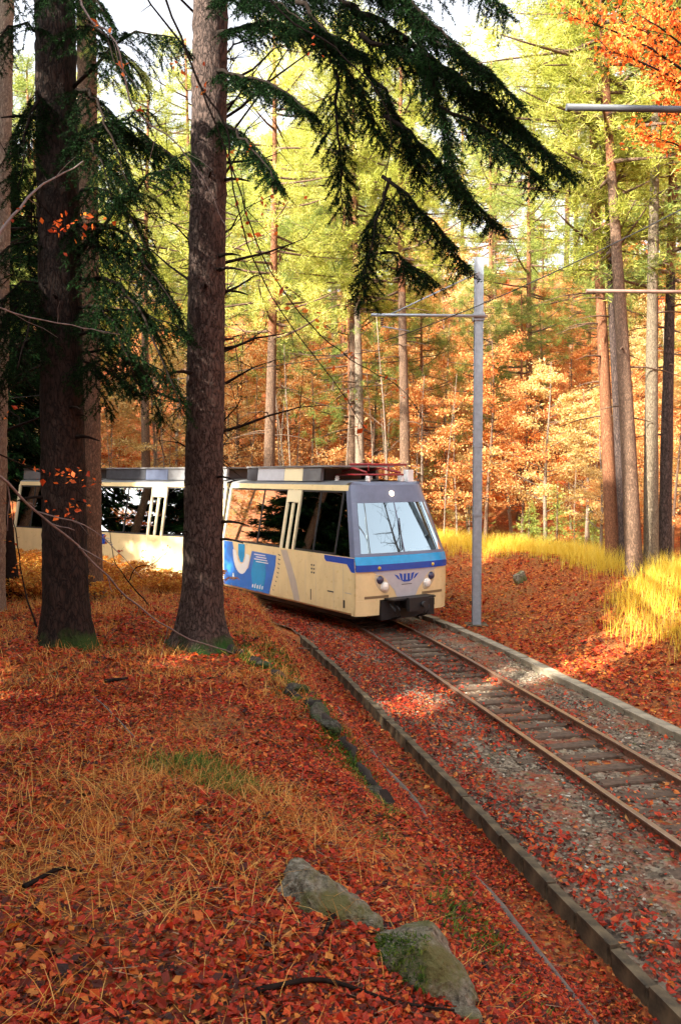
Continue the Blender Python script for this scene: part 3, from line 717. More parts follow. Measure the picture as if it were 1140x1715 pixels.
def sag(a_, c_, s=.15, n=9): 
    q = np.linspace(0, 1, n)[:, None]; P = a_ * (1 - q) + c_ * q; P[:, 2] -= (s * 4 * q * (1 - q))[:, 0]; return P
tag(MB().tube(sag(at(1180, 330, 13.0), at(640, 572, 20.2)), .011, 5, cap=False).obj('contact_wire', BLACK), 'thin overhead contact wire slanting down from the right towards the mast arm', 'wire')
tag(MB().tube(sag(at(640, 600, 20.2) + np.array([0, 0, .2]), track(s_at_y(33), 0, 6.2)), .010, 5, cap=False).obj('contact_wire', BLACK), 'thin overhead wire running from the mast arm above the train', 'wire')

# ------------------------------------------------------------------ trees
def unit(v): return v / (np.linalg.norm(v, axis=-1, keepdims=True) + 1e-9)
def blades(C, D, length, width, droop=0):
    """thin triangles starting at C going along D"""
    n = len(C); L = np.broadcast_to(np.asarray(length, float), (n,))[:, None]; Wd = np.broadcast_to(np.asarray(width, float), (n,))[:, None]
    D = unit(D); S = unit(np.cross(D, rng.standard_normal((n, 3))))
    tip = C + D * L; tip[:, 2] -= droop
    V = np.stack([C - S * Wd / 2, C + S * Wd / 2, tip], 1).reshape(-1, 3)
    return V, np.arange(n * 3).reshape(-1, 3)
def leaves(C, size, flat=.0, aspect=.62):
    """leaf quads with a fold along the middle rib"""
    n = len(C); sz = (np.broadcast_to(np.asarray(size, float), (n,)) * rng.uniform(.55, 1.15, n) ** 1.0 * (1 + .7 * (rng.uniform(0, 1, n) > .85)))[:, None]
    N = unit(rng.standard_normal((n, 3)) * (1 - flat) + np.array([0, 0, 1.0]) * (.05 + 2 * flat))
    A = unit(np.cross(N, rng.standard_normal((n, 3)))); B = np.cross(N, A)
    f = rng.uniform(-.12, .3, (n, 1))
    V = np.stack([C - A * sz * .5, C - B * sz * aspect * .5 + N * sz * f, C + A * sz * .5 + N * sz * .1, C + B * sz * aspect * .5 + N * sz * f], 1)
    F = np.arange(n)[:, None] * 4
    return V.reshape(-1, 3), np.concatenate([F + np.array([0, 1, 2]), F + np.array([0, 2, 3])], 0)
def trunk_mesh(h, r0, r1, lean=(0, 0), curve=.1, n=10, k=14, flare=.35, seed=0, jit=.03):
    q = np.random.default_rng(seed); z = np.concatenate([[-.3, 0, .12, .3, .6], np.linspace(1, h, k)])
    tt = np.clip(z / h, 0, 1); P = np.stack([lean[0] * tt + curve * np.sin(tt * 4 + seed) * tt, lean[1] * tt + curve * np.cos(tt * 3.1 + seed) * tt, z], 1)
    rad = r0 + (r1 - r0) * tt ** .9; rad = rad * (1 + flare * np.exp(-np.clip(z, 0, None) / .25))
    mb = MB(); mb.tube(P, rad, n, jitter=jit)
    def at_z(zz): return np.array([np.interp(zz, z, P[:, 0]), np.interp(zz, z, P[:, 1]), zz]), float(np.interp(zz, z, rad))
    return mb, at_z
def pine(name, seed, h=19, crown0=.5, r0=.24, cr=2.6, clumps=520, mat='pine', bk='bark_pine', lean=(0, 0), blade=(.13, .26), stubs=7, upper=True, label='', group=None):
    global rng
    keep = rng; rng = np.random.default_rng(seed); q = rng
    root = thing('pine_tree', label, 'tree', group=group)
    mb, az = trunk_mesh(h, r0, .04, lean, .12, 10, 16, .3, seed)
    if upper:                                             # reddish upper bark
        F = mb.F[0][0]; zc = np.concatenate(mb.V)[F[:, 0], 2]
        top = zc > h * (crown0 - .02); mb.F = [(F[~top], 0, True), (F[top], 1, True)] + mb.F[1:]
    mb.obj('trunk', [M[bk], M['bark_red']], root)
    br = MB(); C = []
    nl = int(clumps / 11)
    for i in range(nl):
        z0 = h * (crown0 + (1 - crown0) * (i + q.uniform(0, 1)) / nl)
        p, rr = az(z0); f = (z0 / h - crown0) / (1 - crown0)
        L = cr * (0.35 + .9 * math.sin(math.pi * min(1, (.18 + .82 * f)) ** .8)) * q.uniform(.6, 1.15)
        a = q.uniform(0, 2 * math.pi); up = q.uniform(-.15, .45)
        tt = np.linspace(0, 1, 5)[:, None]
        d = np.array([math.cos(a), math.sin(a), 0])
        P = p + d * L * tt + np.array([0, 0, 1]) * (up * L * tt ** 1.6 - .10 * L * tt)
        br.tube(P, np.linspace(.05, .012, 5) * (1.2 - .5 * f), 5)
        for k in range(11):
            u_ = q.uniform(.35, 1.05); c = P[0] * 0 + np.array([np.interp(u_, tt[:, 0], P[:, j]) for j in range(3)])
            C.append(c + q.normal(0, .26, 3) * np.array([1.3, 1.3, .7]) * (.6 + .25 * L))
    for i in range(stubs):                                # dead branches under the crown
        z0 = h * q.uniform(.18, crown0); p, rr = az(z0); a = q.uniform(0, 6.28); L = q.uniform(.5, 1.9)
        tt = np.linspace(0, 1, 4)[:, None]
        br.tube(p + np.array([math.cos(a), math.sin(a), 0]) * L * tt + np.array([0, 0, 1]) * (-.25 * L * tt ** 2 + .1 * L * tt), np.linspace(.028, .006, 4), 4)
    br.obj('branch_sprays', M['twig'] if bk == 'bark_dark' else M['bark_pine'], root)
    C = np.array(C); nb = 52
    CC = np.repeat(C, nb, 0) + q.normal(0, .10, (len(C) * nb, 3))
    D = q.standard_normal((len(CC), 3)) * np.array([1, 1, .7]) + np.array([0, 0, .35])
    V, Fc = blades(CC, D, q.uniform(*blade, len(CC)), q.uniform(.014, .028, len(CC)))
    MB().add(V, Fc).obj('crown', M[mat], root)
    rng = keep
    return root
def beech(name, seed, h=9, r0=.10, spread=2.6, nleaf=6500, mat='beech', bk='bark_pale', base=.22, size=.13, label='', group=None):
    global rng
    keep = rng; rng = np.random.default_rng(seed); q = rng
    root = thing('beech_tree', label, 'tree', group=group)
    mb, az = trunk_mesh(h, r0, .015, (q.uniform(-.5, .5), q.uniform(-.5, .5)), .2, 8, 12, .3, seed)
    mb.obj('trunk', M[bk], root)
    br = MB(); C = []
    nl = 26
    for i in range(nl):
        z0 = h * (base + (.97 - base) * (i + q.uniform(0, 1)) / nl); p, rr = az(z0); f = (z0 / h - base) / (1 - base)
        L = spread * (1.0 - .65 * f ** 1.4) * q.uniform(.6, 1.15); a = q.uniform(0, 6.28); up = q.uniform(.05, .55)
        tt = np.linspace(0, 1, 5)[:, None]; d = np.array([math.cos(a), math.sin(a), 0])
        P = p + d * L * tt + np.array([0, 0, 1]) * up * L * tt + q.normal(0, .05, (5, 3)) * tt
        br.tube(P, np.linspace(max(.012, rr * .4), .005, 5), 4)
        for k in range(7):
            u_ = q.uniform(.25, .95); s0 = np.array([np.interp(u_, tt[:, 0], P[:, j]) for j in range(3)])
            d2 = unit(d + q.normal(0, .7, 3) * np.array([1, 1, .35])); L2_ = L * q.uniform(.2, .45)
            P2 = s0 + d2 * L2_ * np.linspace(0, 1, 3)[:, None]; br.tube(P2, [.007, .005, .003], 3, cap=False)
            m_ = max(4, int(nleaf / (nl * 7))); u2 = q.uniform(0, 1.1, m_)[:, None]
            C.append(s0 + d2 * L2_ * u2 + q.normal(0, .16, (m_, 3)) * np.array([1, 1, .45]))
    br.obj('branch_sprays', M[bk], root)
    V, Fc = leaves(np.concatenate(C), size, .25); MB().add(V, Fc).obj('crown', M[mat], root)
    rng = keep
    return root
def bough(name, p0, p1, seed, width=.9, arch=.35, dens=1.0, parent=None, origin=(0, 0, 0), hang=.5, needle=.036, mat='spruce'):
    """one spruce bough: leader, side shoots, twigs, needles"""
    q = np.random.default_rng(seed); p0 = np.array(p0, float) - np.array(origin); p1 = np.array(p1, float) - np.array(origin)
    L = np.linalg.norm(p1 - p0); n = max(8, int(L * 6)); tt = np.linspace(0, 1, n)[:, None]
    P = p0 + (p1 - p0) * tt + np.array([0, 0, 1]) * arch * np.sin(math.pi * tt) + q.normal(0, .02, (n, 3))
    mb = MB(); mb.tube(P, np.linspace(.012 + .008 * L, .006, n), 6, 0)
    T = unit(np.gradient(P, axis=0)); starts = []; dirs = []; lens = []
    ns = int(L * 15 * dens)
    for i in range(ns):
        u_ = .12 + .88 * (i + q.uniform(0, 1)) / ns; s0 = np.array([np.interp(u_, tt[:, 0], P[:, j]) for j in range(3)])
        t0 = unit(np.array([np.interp(u_, tt[:, 0], T[:, j]) for j in range(3)])); side = unit(np.cross(t0, [0, 0, 1.0])) * (1 if i % 2 else -1)
        l2 = width * (.35 + .65 * math.sin(math.pi * min(1, .15 + u_ * .85)) ** .8) * q.uniform(.55, 1.2) * (1.08 - .55 * u_)
        k = max(4, int(l2 * 9)); t2 = np.linspace(0, 1, k)[:, None]
        d = unit(side * q.uniform(.7, 1.0) + t0 * q.uniform(.35, .9) + np.array([0, 0, -.15]))
        P2 = s0 + d * l2 * t2 - np.array([0, 0, 1]) * hang * l2 * t2 ** 1.7 * q.uniform(.5, 1.5)
        mb.tube(P2, np.linspace(.006, .002, k), 3, 0, cap=False)
        T2 = unit(np.gradient(P2, axis=0))
        starts.append(P2[:-1]); dirs.append(np.diff(P2, axis=0)); 
        for j in range(1, k):                             # twigs off the side shoot
            for sd_ in (-1, 1):
                if q.uniform() < .2: continue
                d3 = unit(unit(np.cross(T2[j], [0, 0, 1.0])) * sd_ * .8 + T2[j] * .8 + np.array([0, 0, -.35 * hang - .1]) + q.normal(0, .15, 3))
                l3 = .30 * (1 - .6 * j / k) * q.uniform(.5, 1.1); seg = np.linspace(0, 1, 3)[:, None]
                P3 = P2[j] + d3 * l3 * seg - np.array([0, 0, 1]) * .12 * l3 * seg ** 2
                starts.append(P3[:-1]); dirs.append(np.diff(P3, axis=0))
    A = np.concatenate(starts); D = np.concatenate(dirs)
    ln = np.linalg.norm(D, axis=1); cnt = np.maximum(4, (ln * 260).astype(int)); idx = np.repeat(np.arange(len(A)), cnt)
    u_ = q.uniform(0, 1, len(idx))[:, None]; C = A[idx] + D[idx] * u_
    R_ = q.standard_normal((len(idx), 3)); Dn = unit(D[idx]); R_ = unit(R_ - Dn * np.sum(R_ * Dn, 1)[:, None])
    nd = unit(R_ * .85 + Dn * .65)
    S = unit(np.cross(nd, q.standard_normal(nd.shape))); Ln = needle * q.uniform(.8, 1.3, len(C))[:, None]
    V = np.stack([C - S * .0042, C + S * .0042, C + nd * Ln], 1).reshape(-1, 3)
    mb.add(V, np.arange(len(V)).reshape(-1, 3), 1)
    # twig cores
    S = unit(np.cross(D, q.standard_normal(D.shape)))
    V = np.stack([A - S * .003, A + S * .003, A + D], 1).reshape(-1, 3); mb.add(V, np.arange(len(V)).reshape(-1, 3), 0)
    return mb.obj('bough', [M['twig'], M[mat]], parent)
def big_trunk(px0, Y_hint, base_py, width_base, width_top, h, mat, lean, seed, label, root_name='spruce_tree', flare=.5, nseg=40):
    p = hit(px0, base_py, 4, 60) if Y_hint is None else np.array([*at(px0, base_py, Y_hint)[:2], 0]); p[2] = gz(p[0], p[1])
    root = thing(root_name, label, 'tree', tuple(p))
    q = np.random.default_rng(seed)
    z = np.concatenate([np.linspace(-.4, 1.2, 22), np.linspace(1.26, h, int(h * 14))]); n = nseg
    th = np.arange(n) * 2 * math.pi / n; tt = np.clip(z / h, 0, 1)
    rad = (width_base + (width_top - width_base) * tt) / 2
    fl = flare * np.exp(-np.clip(z, -.2, None) / .33)
    lob = 1 + .35 * np.sin(th * 5 + seed) + .2 * np.sin(th * 3 + 1.7 * seed)
    RR = rad[:, None] * (1 + fl[:, None] * lob[None])
    # bark flakes
    nz = q.standard_normal((len(z), n)); nz = (nz + np.roll(nz, 1, 1) + np.roll(nz, 1, 0) + np.roll(nz, 2, 0)) / 2
    RR = RR + .006 * nz * (1 + .5 * np.sin(z * 9)[:, None])
    V = np.stack([lean[0] * tt[:, None] + RR * np.cos(th), lean[1] * tt[:, None] + RR * np.sin(th), np.broadcast_to(z[:, None], RR.shape)], -1)
    mb = MB(); Vc = np.concatenate([V, V[:, :1]], 1); mb.grid(Vc, smooth=True, flip=True)
    mb.obj('trunk', mat, root)
    return root, p

# the two large spruces in front
T1, p1 = big_trunk(338, None, 1082, .56, .40, 17, M['bark_grey'], (.35, .05), 3, 'tall grey-brown spruce with a mossy flared foot at the bank edge', flare=.75)
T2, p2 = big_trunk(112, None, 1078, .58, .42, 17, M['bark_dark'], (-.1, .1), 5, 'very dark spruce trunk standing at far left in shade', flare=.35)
def B(T, p, a, c, seed, **kw): return bough('bough', np.array(a), np.array(c), seed, parent=T, origin=p, **kw)
k1 = lambda py: np.array([p1[0] + .2, p1[1], at(350, py, p1[1])[2]])
specs = [((352, -60, 10.9), (952, 287, 8.5), .75, .45), ((352, -110, 11), (812, 120, 8.4), .75, .5), ((420, -140, 10), (850, 10, 9.0), .7, .3), ((600, 60, 9.4), (893, 232, 8.8), .55, .2), ((640, 190, 9.2), (826, 385, 8.9), .42, .12),
         ((640, 300, 9.2), (788, 448, 9.0), .36, .10), ((650, 300, 9.3), (606, 497, 9.1), .34, .1), ((560, 120, 9.6), (572, 350, 9.4), .34, .1), ((600, 100, 9.5), (706, 305, 9.2), .45, .15), ((352, 60, 10.9), (625, 95, 9.4), .5, .25),
         ((352, 120, 10.9), (525, 190, 9.8), .32, .12), ((352, 190, 10.9), (470, 312, 10.2), .28, .1), ((500, 0, 9.8), (640, 235, 9.4), .5, .15), ((690, 40, 9.0), (775, 335, 8.8), .45, .1), ((352, 0, 10.9), (530, 50, 9.6), .45, .2),
         ((720, 70, 8.9), (870, 170, 8.7), .5, .12), ((560, -80, 9.6), (730, 60, 8.9), .7, .2), ((352, -200, 11), (640, -60, 9.4), .7, .3), ((740, 180, 8.9), (905, 300, 8.7), .4, .1), ((640, 420, 9.1), (725, 470, 9.0), .28, .06)]
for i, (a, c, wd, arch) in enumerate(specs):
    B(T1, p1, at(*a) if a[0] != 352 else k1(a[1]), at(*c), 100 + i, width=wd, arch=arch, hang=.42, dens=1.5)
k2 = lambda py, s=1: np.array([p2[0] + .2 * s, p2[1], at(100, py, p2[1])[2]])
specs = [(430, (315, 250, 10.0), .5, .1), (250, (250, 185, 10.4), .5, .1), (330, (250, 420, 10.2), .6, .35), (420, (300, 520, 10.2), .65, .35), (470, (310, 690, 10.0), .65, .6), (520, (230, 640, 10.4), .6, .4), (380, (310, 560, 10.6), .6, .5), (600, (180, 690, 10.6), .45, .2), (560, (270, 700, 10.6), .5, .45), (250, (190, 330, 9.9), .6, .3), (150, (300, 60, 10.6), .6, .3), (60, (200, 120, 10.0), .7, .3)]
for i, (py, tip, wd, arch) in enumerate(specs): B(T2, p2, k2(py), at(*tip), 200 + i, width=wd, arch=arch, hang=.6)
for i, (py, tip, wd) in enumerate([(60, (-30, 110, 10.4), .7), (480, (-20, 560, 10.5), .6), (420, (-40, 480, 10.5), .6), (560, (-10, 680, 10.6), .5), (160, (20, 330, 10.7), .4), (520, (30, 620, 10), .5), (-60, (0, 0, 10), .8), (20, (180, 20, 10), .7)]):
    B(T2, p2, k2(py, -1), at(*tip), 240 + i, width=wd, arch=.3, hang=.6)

stub = MB().tube([(0, 0, 0), (.1, 0, .012), (.2, 0, .0), (.3, .01, -.03)], [.02, .015, .011, .005], 6, jitter=.1).mesh('branch_stub', M['twig'])
for T_, p_, px_ in ((T1, p1, 350), (T2, p2, 110)):
    for k in range(15):
        zz = rnd.uniform(1.5, 7.5); a_ = rnd.uniform(2.6, 6.8); fr = zz / 17; off = (.35, .05) if T_ is T1 else (-.1, .1); r_ = (.27 - .08 * fr) * .85
        st = link('branch_stub', stub, T_, (off[0] * fr + r_ * math.cos(a_), off[1] * fr + r_ * math.sin(a_), zz), a_); st.scale = (rnd.uniform(.5, 1.6),) * 3
# trees behind them, before the train
for i in range(11):
    py = rnd.uniform(80, 620); sd_ = 1 if rnd.random() < .72 else -1
    tx = rnd.uniform(170, 315) if sd_ > 0 else rnd.uniform(-40, 60)
    B(T2, p2, k2(py, sd_), at(tx, py + rnd.uniform(20, 190) * (1 if py < 480 else .4), rnd.uniform(9.8, 11.8)), 270 + i, width=rnd.uniform(.35, .65), arch=rnd.uniform(.15, .45), hang=.6)
T3, p3 = big_trunk(152, 15.8, 1000, .44, .30, 16, M['bark_pine'], (.10, 0), 8, 'brown trunk close behind the very dark spruce', 'pine_tree', .25, 24)
T4, p4 = big_trunk(2, 17.5, 960, .36, .28, 15, M['bark_dark'], (.0, 0), 9, 'slim dark trunk cut by the left edge beside the train tail', 'spruce_tree', .25, 20)
T5, p5 = big_trunk(-12, 14, 900, .34, .22, 11, M['bark_pale'], (.42, 0), 11, 'pale leaning beech trunk at the top left edge', 'beech_tree', .2, 20)
for i, (py, tip, wd) in enumerate([(200, (120, 260, 15.5), .8), (80, (240, 120, 15), .8), (0, (100, 60, 15), .8), (300, (260, 330, 15.2), .7)]):
    bough('bough', np.array([p3[0], p3[1], at(152, py, 15.8)[2]]), at(*tip), 300 + i, parent=T3, origin=p3, width=wd, arch=.2, hang=.5, mat='pine_green')
for i, (py, tip, wd) in enumerate([(560, (60, 640, 17), .8), (480, (70, 520, 17), .8), (680, (50, 740, 17), .5)]):
    bough('bough', np.array([p4[0], p4[1], at(2, py, 17.5)[2]]), at(*tip), 310 + i, parent=T4, origin=p4, width=wd, arch=.2, hang=.5)

# pines near the bend, right group: each placed by its foot
def place_pine(px, py, seed, label, h, lean=(0, 0), r0=.2, crown0=.5, Y=None, **kw):
    p = hit(px, py, 8, 80) if Y is None else at(px, py, Y)
    t_ = pine('pine_tree', seed, h=h, r0=r0, crown0=crown0, lean=lean, label=label, **kw)
    t_.location = (p[0], p[1], gz(p[0], p[1]) - .05); return t_
place_pine(1062, 962, 21, 'pale brown pine leaning left, front trunk of the clump right of the mast', 17, (-1.05, .3), .205, .55, cr=2.2)
place_pine(1026, 945, 22, 'reddish pine at the left end of the clump right of the mast', 18, (-.75, .8), .185, .42, bk='bark_red', cr=2.4)
place_pine(1046, 948, 23, 'thin dark pine squeezed behind the two left trunks of the clump', 17, (-.7, 1), .13, .55, bk='bark_grey', cr=2.0)
place_pine(1090, 958, 24, 'straight lichen-grey pine in the middle of the right clump', 18, (-.15, .2), .19, .6, bk='bark_lichen', cr=2.3)
place_pine(1112, 955, 25, 'dark straight pine with low green sprays right of the grey one', 17, (.15, .5), .17, .40, bk='bark_grey', cr=2.0, mat='pine_green')
place_pine(1150, 940, 26, 'brown pine at the right edge of the picture', 18, (-.1, 1), .17, .5, cr=2.4)
place_pine(447, 800, 31, 'lone straight pine behind the train right of the near grey trunk', 19, (.35, 0), .25, .42, Y=29)
place_pine(588, 800, 32, 'slimmer left pine of the close pair behind the pantograph', 19, (.05, 0), .20, .45, Y=32)
place_pine(603, 800, 33, 'paler right pine of the close pair behind the pantograph', 18, (-.2, 0), .21, .47, Y=31, bk='bark_pale')
place_pine(680, 800, 34, 'brown pine behind the roof horn left of the mast', 18, (-.25, 0), .24, .5, Y=30)
place_pine(245, 800, 35, 'brown pine behind the middle carriage between the two near trunks', 18, (.1, 0), .22, .48, Y=34)

# wood on the slope behind: a few kinds, each tree its own object
protoP = [pine('pine_tree', 50 + k, h=17 + 1.5 * k, crown0=(.38, .48, .3, .42)[k], cr=2.9 + .2 * k, clumps=620, r0=.22, mat=('pine', 'pine', 'pine_green', 'pine')[k], blade=(.15, .30),
          label=('yellow-green pine on the slope', 'tall bare-stemmed yellow-green pine on the slope', 'darker green pine on the slope', 'broad pale green pine on the slope')[k], group='pines on the slope behind the railway') for k in range(4)]
protoB = [beech('beech_tree', 70 + k, h=(7.5, 9, 6, 8)[k], mat=('beech', 'beech', 'beech_red', 'beech_yellow')[k], spread=(2.6, 2.9, 2.2, 2.6)[k], nleaf=(12000, 13000, 9500, 10000)[k], size=.088, bk=('bark_pale', 'bark_pine', 'bark_pale', 'bark_pale')[k],
          label=('orange beech in the understorey beyond the train', 'golden orange beech in the understorey beyond the train', 'small red-orange beech in the understorey beyond the train', 'pale yellow beech in the understorey beyond the train')[k], group='autumn beeches in the understorey') for k in range(4)]
placed = []
def scatter(protos, n, region, dmin, sc=(.85, 1.2), weights=None, seed=1, first=True):
    q = random.Random(seed); cnt = 0; tries = 0; used = set()
    while cnt < n and tries < n * 60:
        tries += 1
        Y = q.uniform(*region[1]); X = Y * q.uniform(*region[0]); o_ = float(offset(X, Y)[0])
        if o_ < region[2]: continue
        if any((X - a) ** 2 + (Y - c) ** 2 < dmin * dmin for a, c in placed): continue
        placed.append((X, Y)); k = q.choices(range(len(protos)), weights)[0]; cnt += 1
        loc = (X, Y, gz(X, Y) - .1)
        if id(protos[k]) not in moved:
            moved.add(id(protos[k])); kinds[id(protos[k])] = protos[k]['label'].split(' on the')[0].split(' in the')[0].split(' among')[0]; protos[k]['label'] = region_label(X, Y, kinds[id(protos[k])]); protos[k].location = loc; protos[k].rotation_euler = (0, 0, q.uniform(0, 6.28)); continue
        dup(protos[k], loc, q.uniform(0, 6.28), q.uniform(*sc), region_label(X, Y, kinds[id(protos[k])]))
moved = set(); kinds = {}
def region_label(X, Y, kind):
    px = 570 + 1400 * X / Y
    spots = [(150, 'left of the darkest trunk'), (320, 'between the two near trunks'), (440, 'right of the near grey trunk'), (580, 'right of the lone pine'),
             (665, 'right of the close pair'), (790, 'left of the mast'), (900, 'right of the mast'), (1000, 'left of the pine clump'), (9999, 'behind the pine clump')]
    w = next(t_ for lim, t_ in spots if px < lim)
    d_ = 'low on the slope' if Y < 38 else 'midway up' if Y < 47 else 'high up' if Y < 60 else 'topmost'
    return '%s %s, %s' % (kind, d_, w)
scatter(protoB, 34, ((-.42, .42), (30, 52), 5), 2.3, (.7, 1.15), (4, 4, 3, 1.6), 3)
scatter(protoB, 20, ((.10, .47), (25, 36), 8.5), 1.7, (.45, .85), (2, 3, 2, 4), 31)
scatter(protoB, 16, ((-.2, .47), (38, 52), 8), 2.0, (.8, 1.2), (1, 2, 1, 5), 32)
scatter(protoP[2:3], 14, ((-.08, .42), (30, 44), 8.5), 2.0, (.5, 1.0), None, 41)
scatter(protoP, 7, ((-.43, -.12), (38, 50), 4.5), 2.2, (1.0, 1.2), (3, 3, 2, 3), 42)
scatter(protoP, 18, ((-.40, .44), (34, 46), 8), 3.2, (.85, 1.1), (3, 3, 1.2, 3), 4)
scatter(protoP, 46, ((-.44, .46), (46, 80), 8), 3.6, (.9, 1.25), (3, 3, 1, 3), 5)
scatter(protoB, 30, ((-.44, .46), (50, 85), 8), 3.0, (.9, 1.5), (4, 4, 2, 2), 6)
# thin pale stems behind the train
q = random.Random(9)
sap = []
for k in range(3):
    r_ = thing('birch_sapling', 'thin pale bare sapling in the wood behind the train', 'sapling', group='pale saplings behind the train')
    mb, az = trunk_mesh(6.5, .045, .01, (q.uniform(-.4, .4), 0), .15, 6, 8, .2, k); 
    mb.obj('trunk', M['bark_pale'], r_)
    br = MB()
    for i in range(12):
        p_, rr = az(q.uniform(1.5, 6)); a = q.uniform(0, 6.28); L = q.uniform(.3, .9); tt = np.linspace(0, 1, 3)[:, None]
        br.tube(p_ + np.array([math.cos(a), math.sin(a), .8]) * L * tt, [.009, .006, .003], 3, cap=False)
    br.obj('branch_sprays', M['bark_pale'], r_); sap.append(r_)
scatter(sap, 34, ((-.40, .10), (28, 38), 3.5), .7, (.7, 1.2), None, 12)
scatter(sap, 16, ((.10, .44), (26, 40), 7), .8, (.5, 1.0), None, 13)
# small spruces near the bend
def young_spruce(px, py, Y, h, seed, label, mat='pine_green'):
    p = at(px, py, Y); p[2] = gz(p[0], p[1]); r_ = thing('young_spruce', label, 'tree', tuple(p)); q = np.random.default_rng(seed)
    MB().tube([(0, 0, -.1), (0, 0, h * .5), (0, 0, h)], [.04, .03, .008], 6).obj('trunk', M['bark_pine'], r_)
    C = []; D = []
    for i in range(60):
        f = (i + q.uniform()) / 60; z0 = h * (.06 + .92 * f); L = h * .36 * (1 - f) + .08; a = q.uniform(0, 6.28); n_ = int(70 * (1.1 - f))
        u_ = q.uniform(.1, 1, n_)[:, None]; d = np.array([math.cos(a), math.sin(a), -.1])
        C.append(np.array([0, 0, z0]) + d * L * u_ + q.normal(0, .05, (n_, 3))); D.append(d + q.normal(0, .6, (n_, 3)))
    V, Fc = blades(np.concatenate(C), np.concatenate(D), .11, .02); MB().add(V, Fc).obj('crown', M[mat], r_)
    return r_
young_spruce(932, 905, 27.0, 2.5, 1, 'small bluish green spruce behind the golden grass')
young_spruce(885, 900, 27.8, 1.9, 4, 'smaller green spruce left of the bluish one')
young_spruce(985, 900, 30, 1.8, 2, 'low green spruce just left of the pine clump')
young_spruce(745, 800, 33, 6.0, 3, 'taller green spruce behind the mast')
# orange beech reaching in at top right
bt = thing('bare_tree', 'leafless tree on the right bank, outside the picture', 'tree', (12.5, 16.3, gz(12.5, 16.3))); q = np.random.default_rng(77)
mb, az = trunk_mesh(13, .16, .02, (-1, .3), .3, 8, 14, .3, 3)
for i in range(46):
    p_, rr = az(q.uniform(2.5, 12.6)); a = q.uniform(0, 6.28); L = q.uniform(1.0, 2.8); tt = np.linspace(0, 1, 5)[:, None]
    P = p_ + np.array([math.cos(a), math.sin(a), q.uniform(.2, .8)]) * L * tt + q.normal(0, .06, (5, 3)) * tt; mb.tube(P, np.linspace(.035, .006, 5), 4)
    for k in range(6):
        b0 = P[q.integers(1, 5)]; mb.tube(b0 + q.normal(0, .4, 3) * np.linspace(0, 1, 3)[:, None], [.010, .007, .004], 3, cap=False)
mb.obj('trunk', M['twig'], bt)
dup(bt, (-6.0, 15.2, gz(-6.0, 15.2)), 1.0, .95, 'leafless tree with fine twigs behind the very dark spruce, at the left edge')
dup(bt, (-2.35, 14.3, gz(-2.35, 14.3)), 2.3, .85, 'leafless tree hidden behind the grey spruce, its fine twigs showing on both sides')
ob = thing('beech_tree', 'bright orange-red beech reaching in at the top right corner', 'tree', (7.4, 15.0, gz(7.4, 15.0)))
ol = np.array(ob.location)
MB().tube([np.array([0, 0, -.2]), np.array([.1, 0, 4]), np.array([-.1, .1, 8]), np.array([-.3, 0, 11.5])], [.17, .14, .10, .03], 10).obj('trunk', M['bark_pale'], ob)
brm = MB(); C = []
q = np.random.default_rng(5)
for i, (tip, z0) in enumerate([((960, 30, 14), 8.5), ((1000, 80, 13.5), 8.2), ((1060, 20, 14), 8.4), ((1090, 230, 14), 7), ((1130, 130, 13.5), 7.5), ((1010, -40, 14.5), 9), ((1120, 40, 14.4), 8.5), ((1140, 250, 14.6), 6.8), ((1040, 100, 15), 7.8), ((1130, 190, 13.8), 7.4), ((1000, 20, 15.5), 8.6), ((1080, 110, 14.8), 7.6)]):
    e = at(*tip) - ol; s0 = np.array([-.1, 0, z0]); tt = np.linspace(0, 1, 6)[:, None]; P = s0 + (e - s0) * tt + np.array([0, 0, .35]) * np.sin(tt * 3.14)
    brm.tube(P, np.linspace(.035, .006, 6), 5)
    for k in range(16):
        u_ = q.uniform(.35, 1); b0 = np.array([np.interp(u_, tt[:, 0], P[:, j]) for j in range(3)]); d = unit((e - s0) / np.linalg.norm(e - s0) + q.normal(0, .7, 3) * np.array([1, 1, .3])); l_ = q.uniform(.3, .75)
        brm.tube(b0 + d * l_ * np.linspace(0, 1, 3)[:, None], [.007, .005, .003], 3, cap=False)
        C.append(b0 + d * l_ * q.uniform(.1, 1.1, (26, 1)) + q.normal(0, .07, (26, 3)))
brm.obj('branch_sprays', M['twig'], ob)
V, Fc = leaves(np.concatenate(C), .075, .3); MB().add(V, Fc).obj('crown', M['beech_red'], ob)

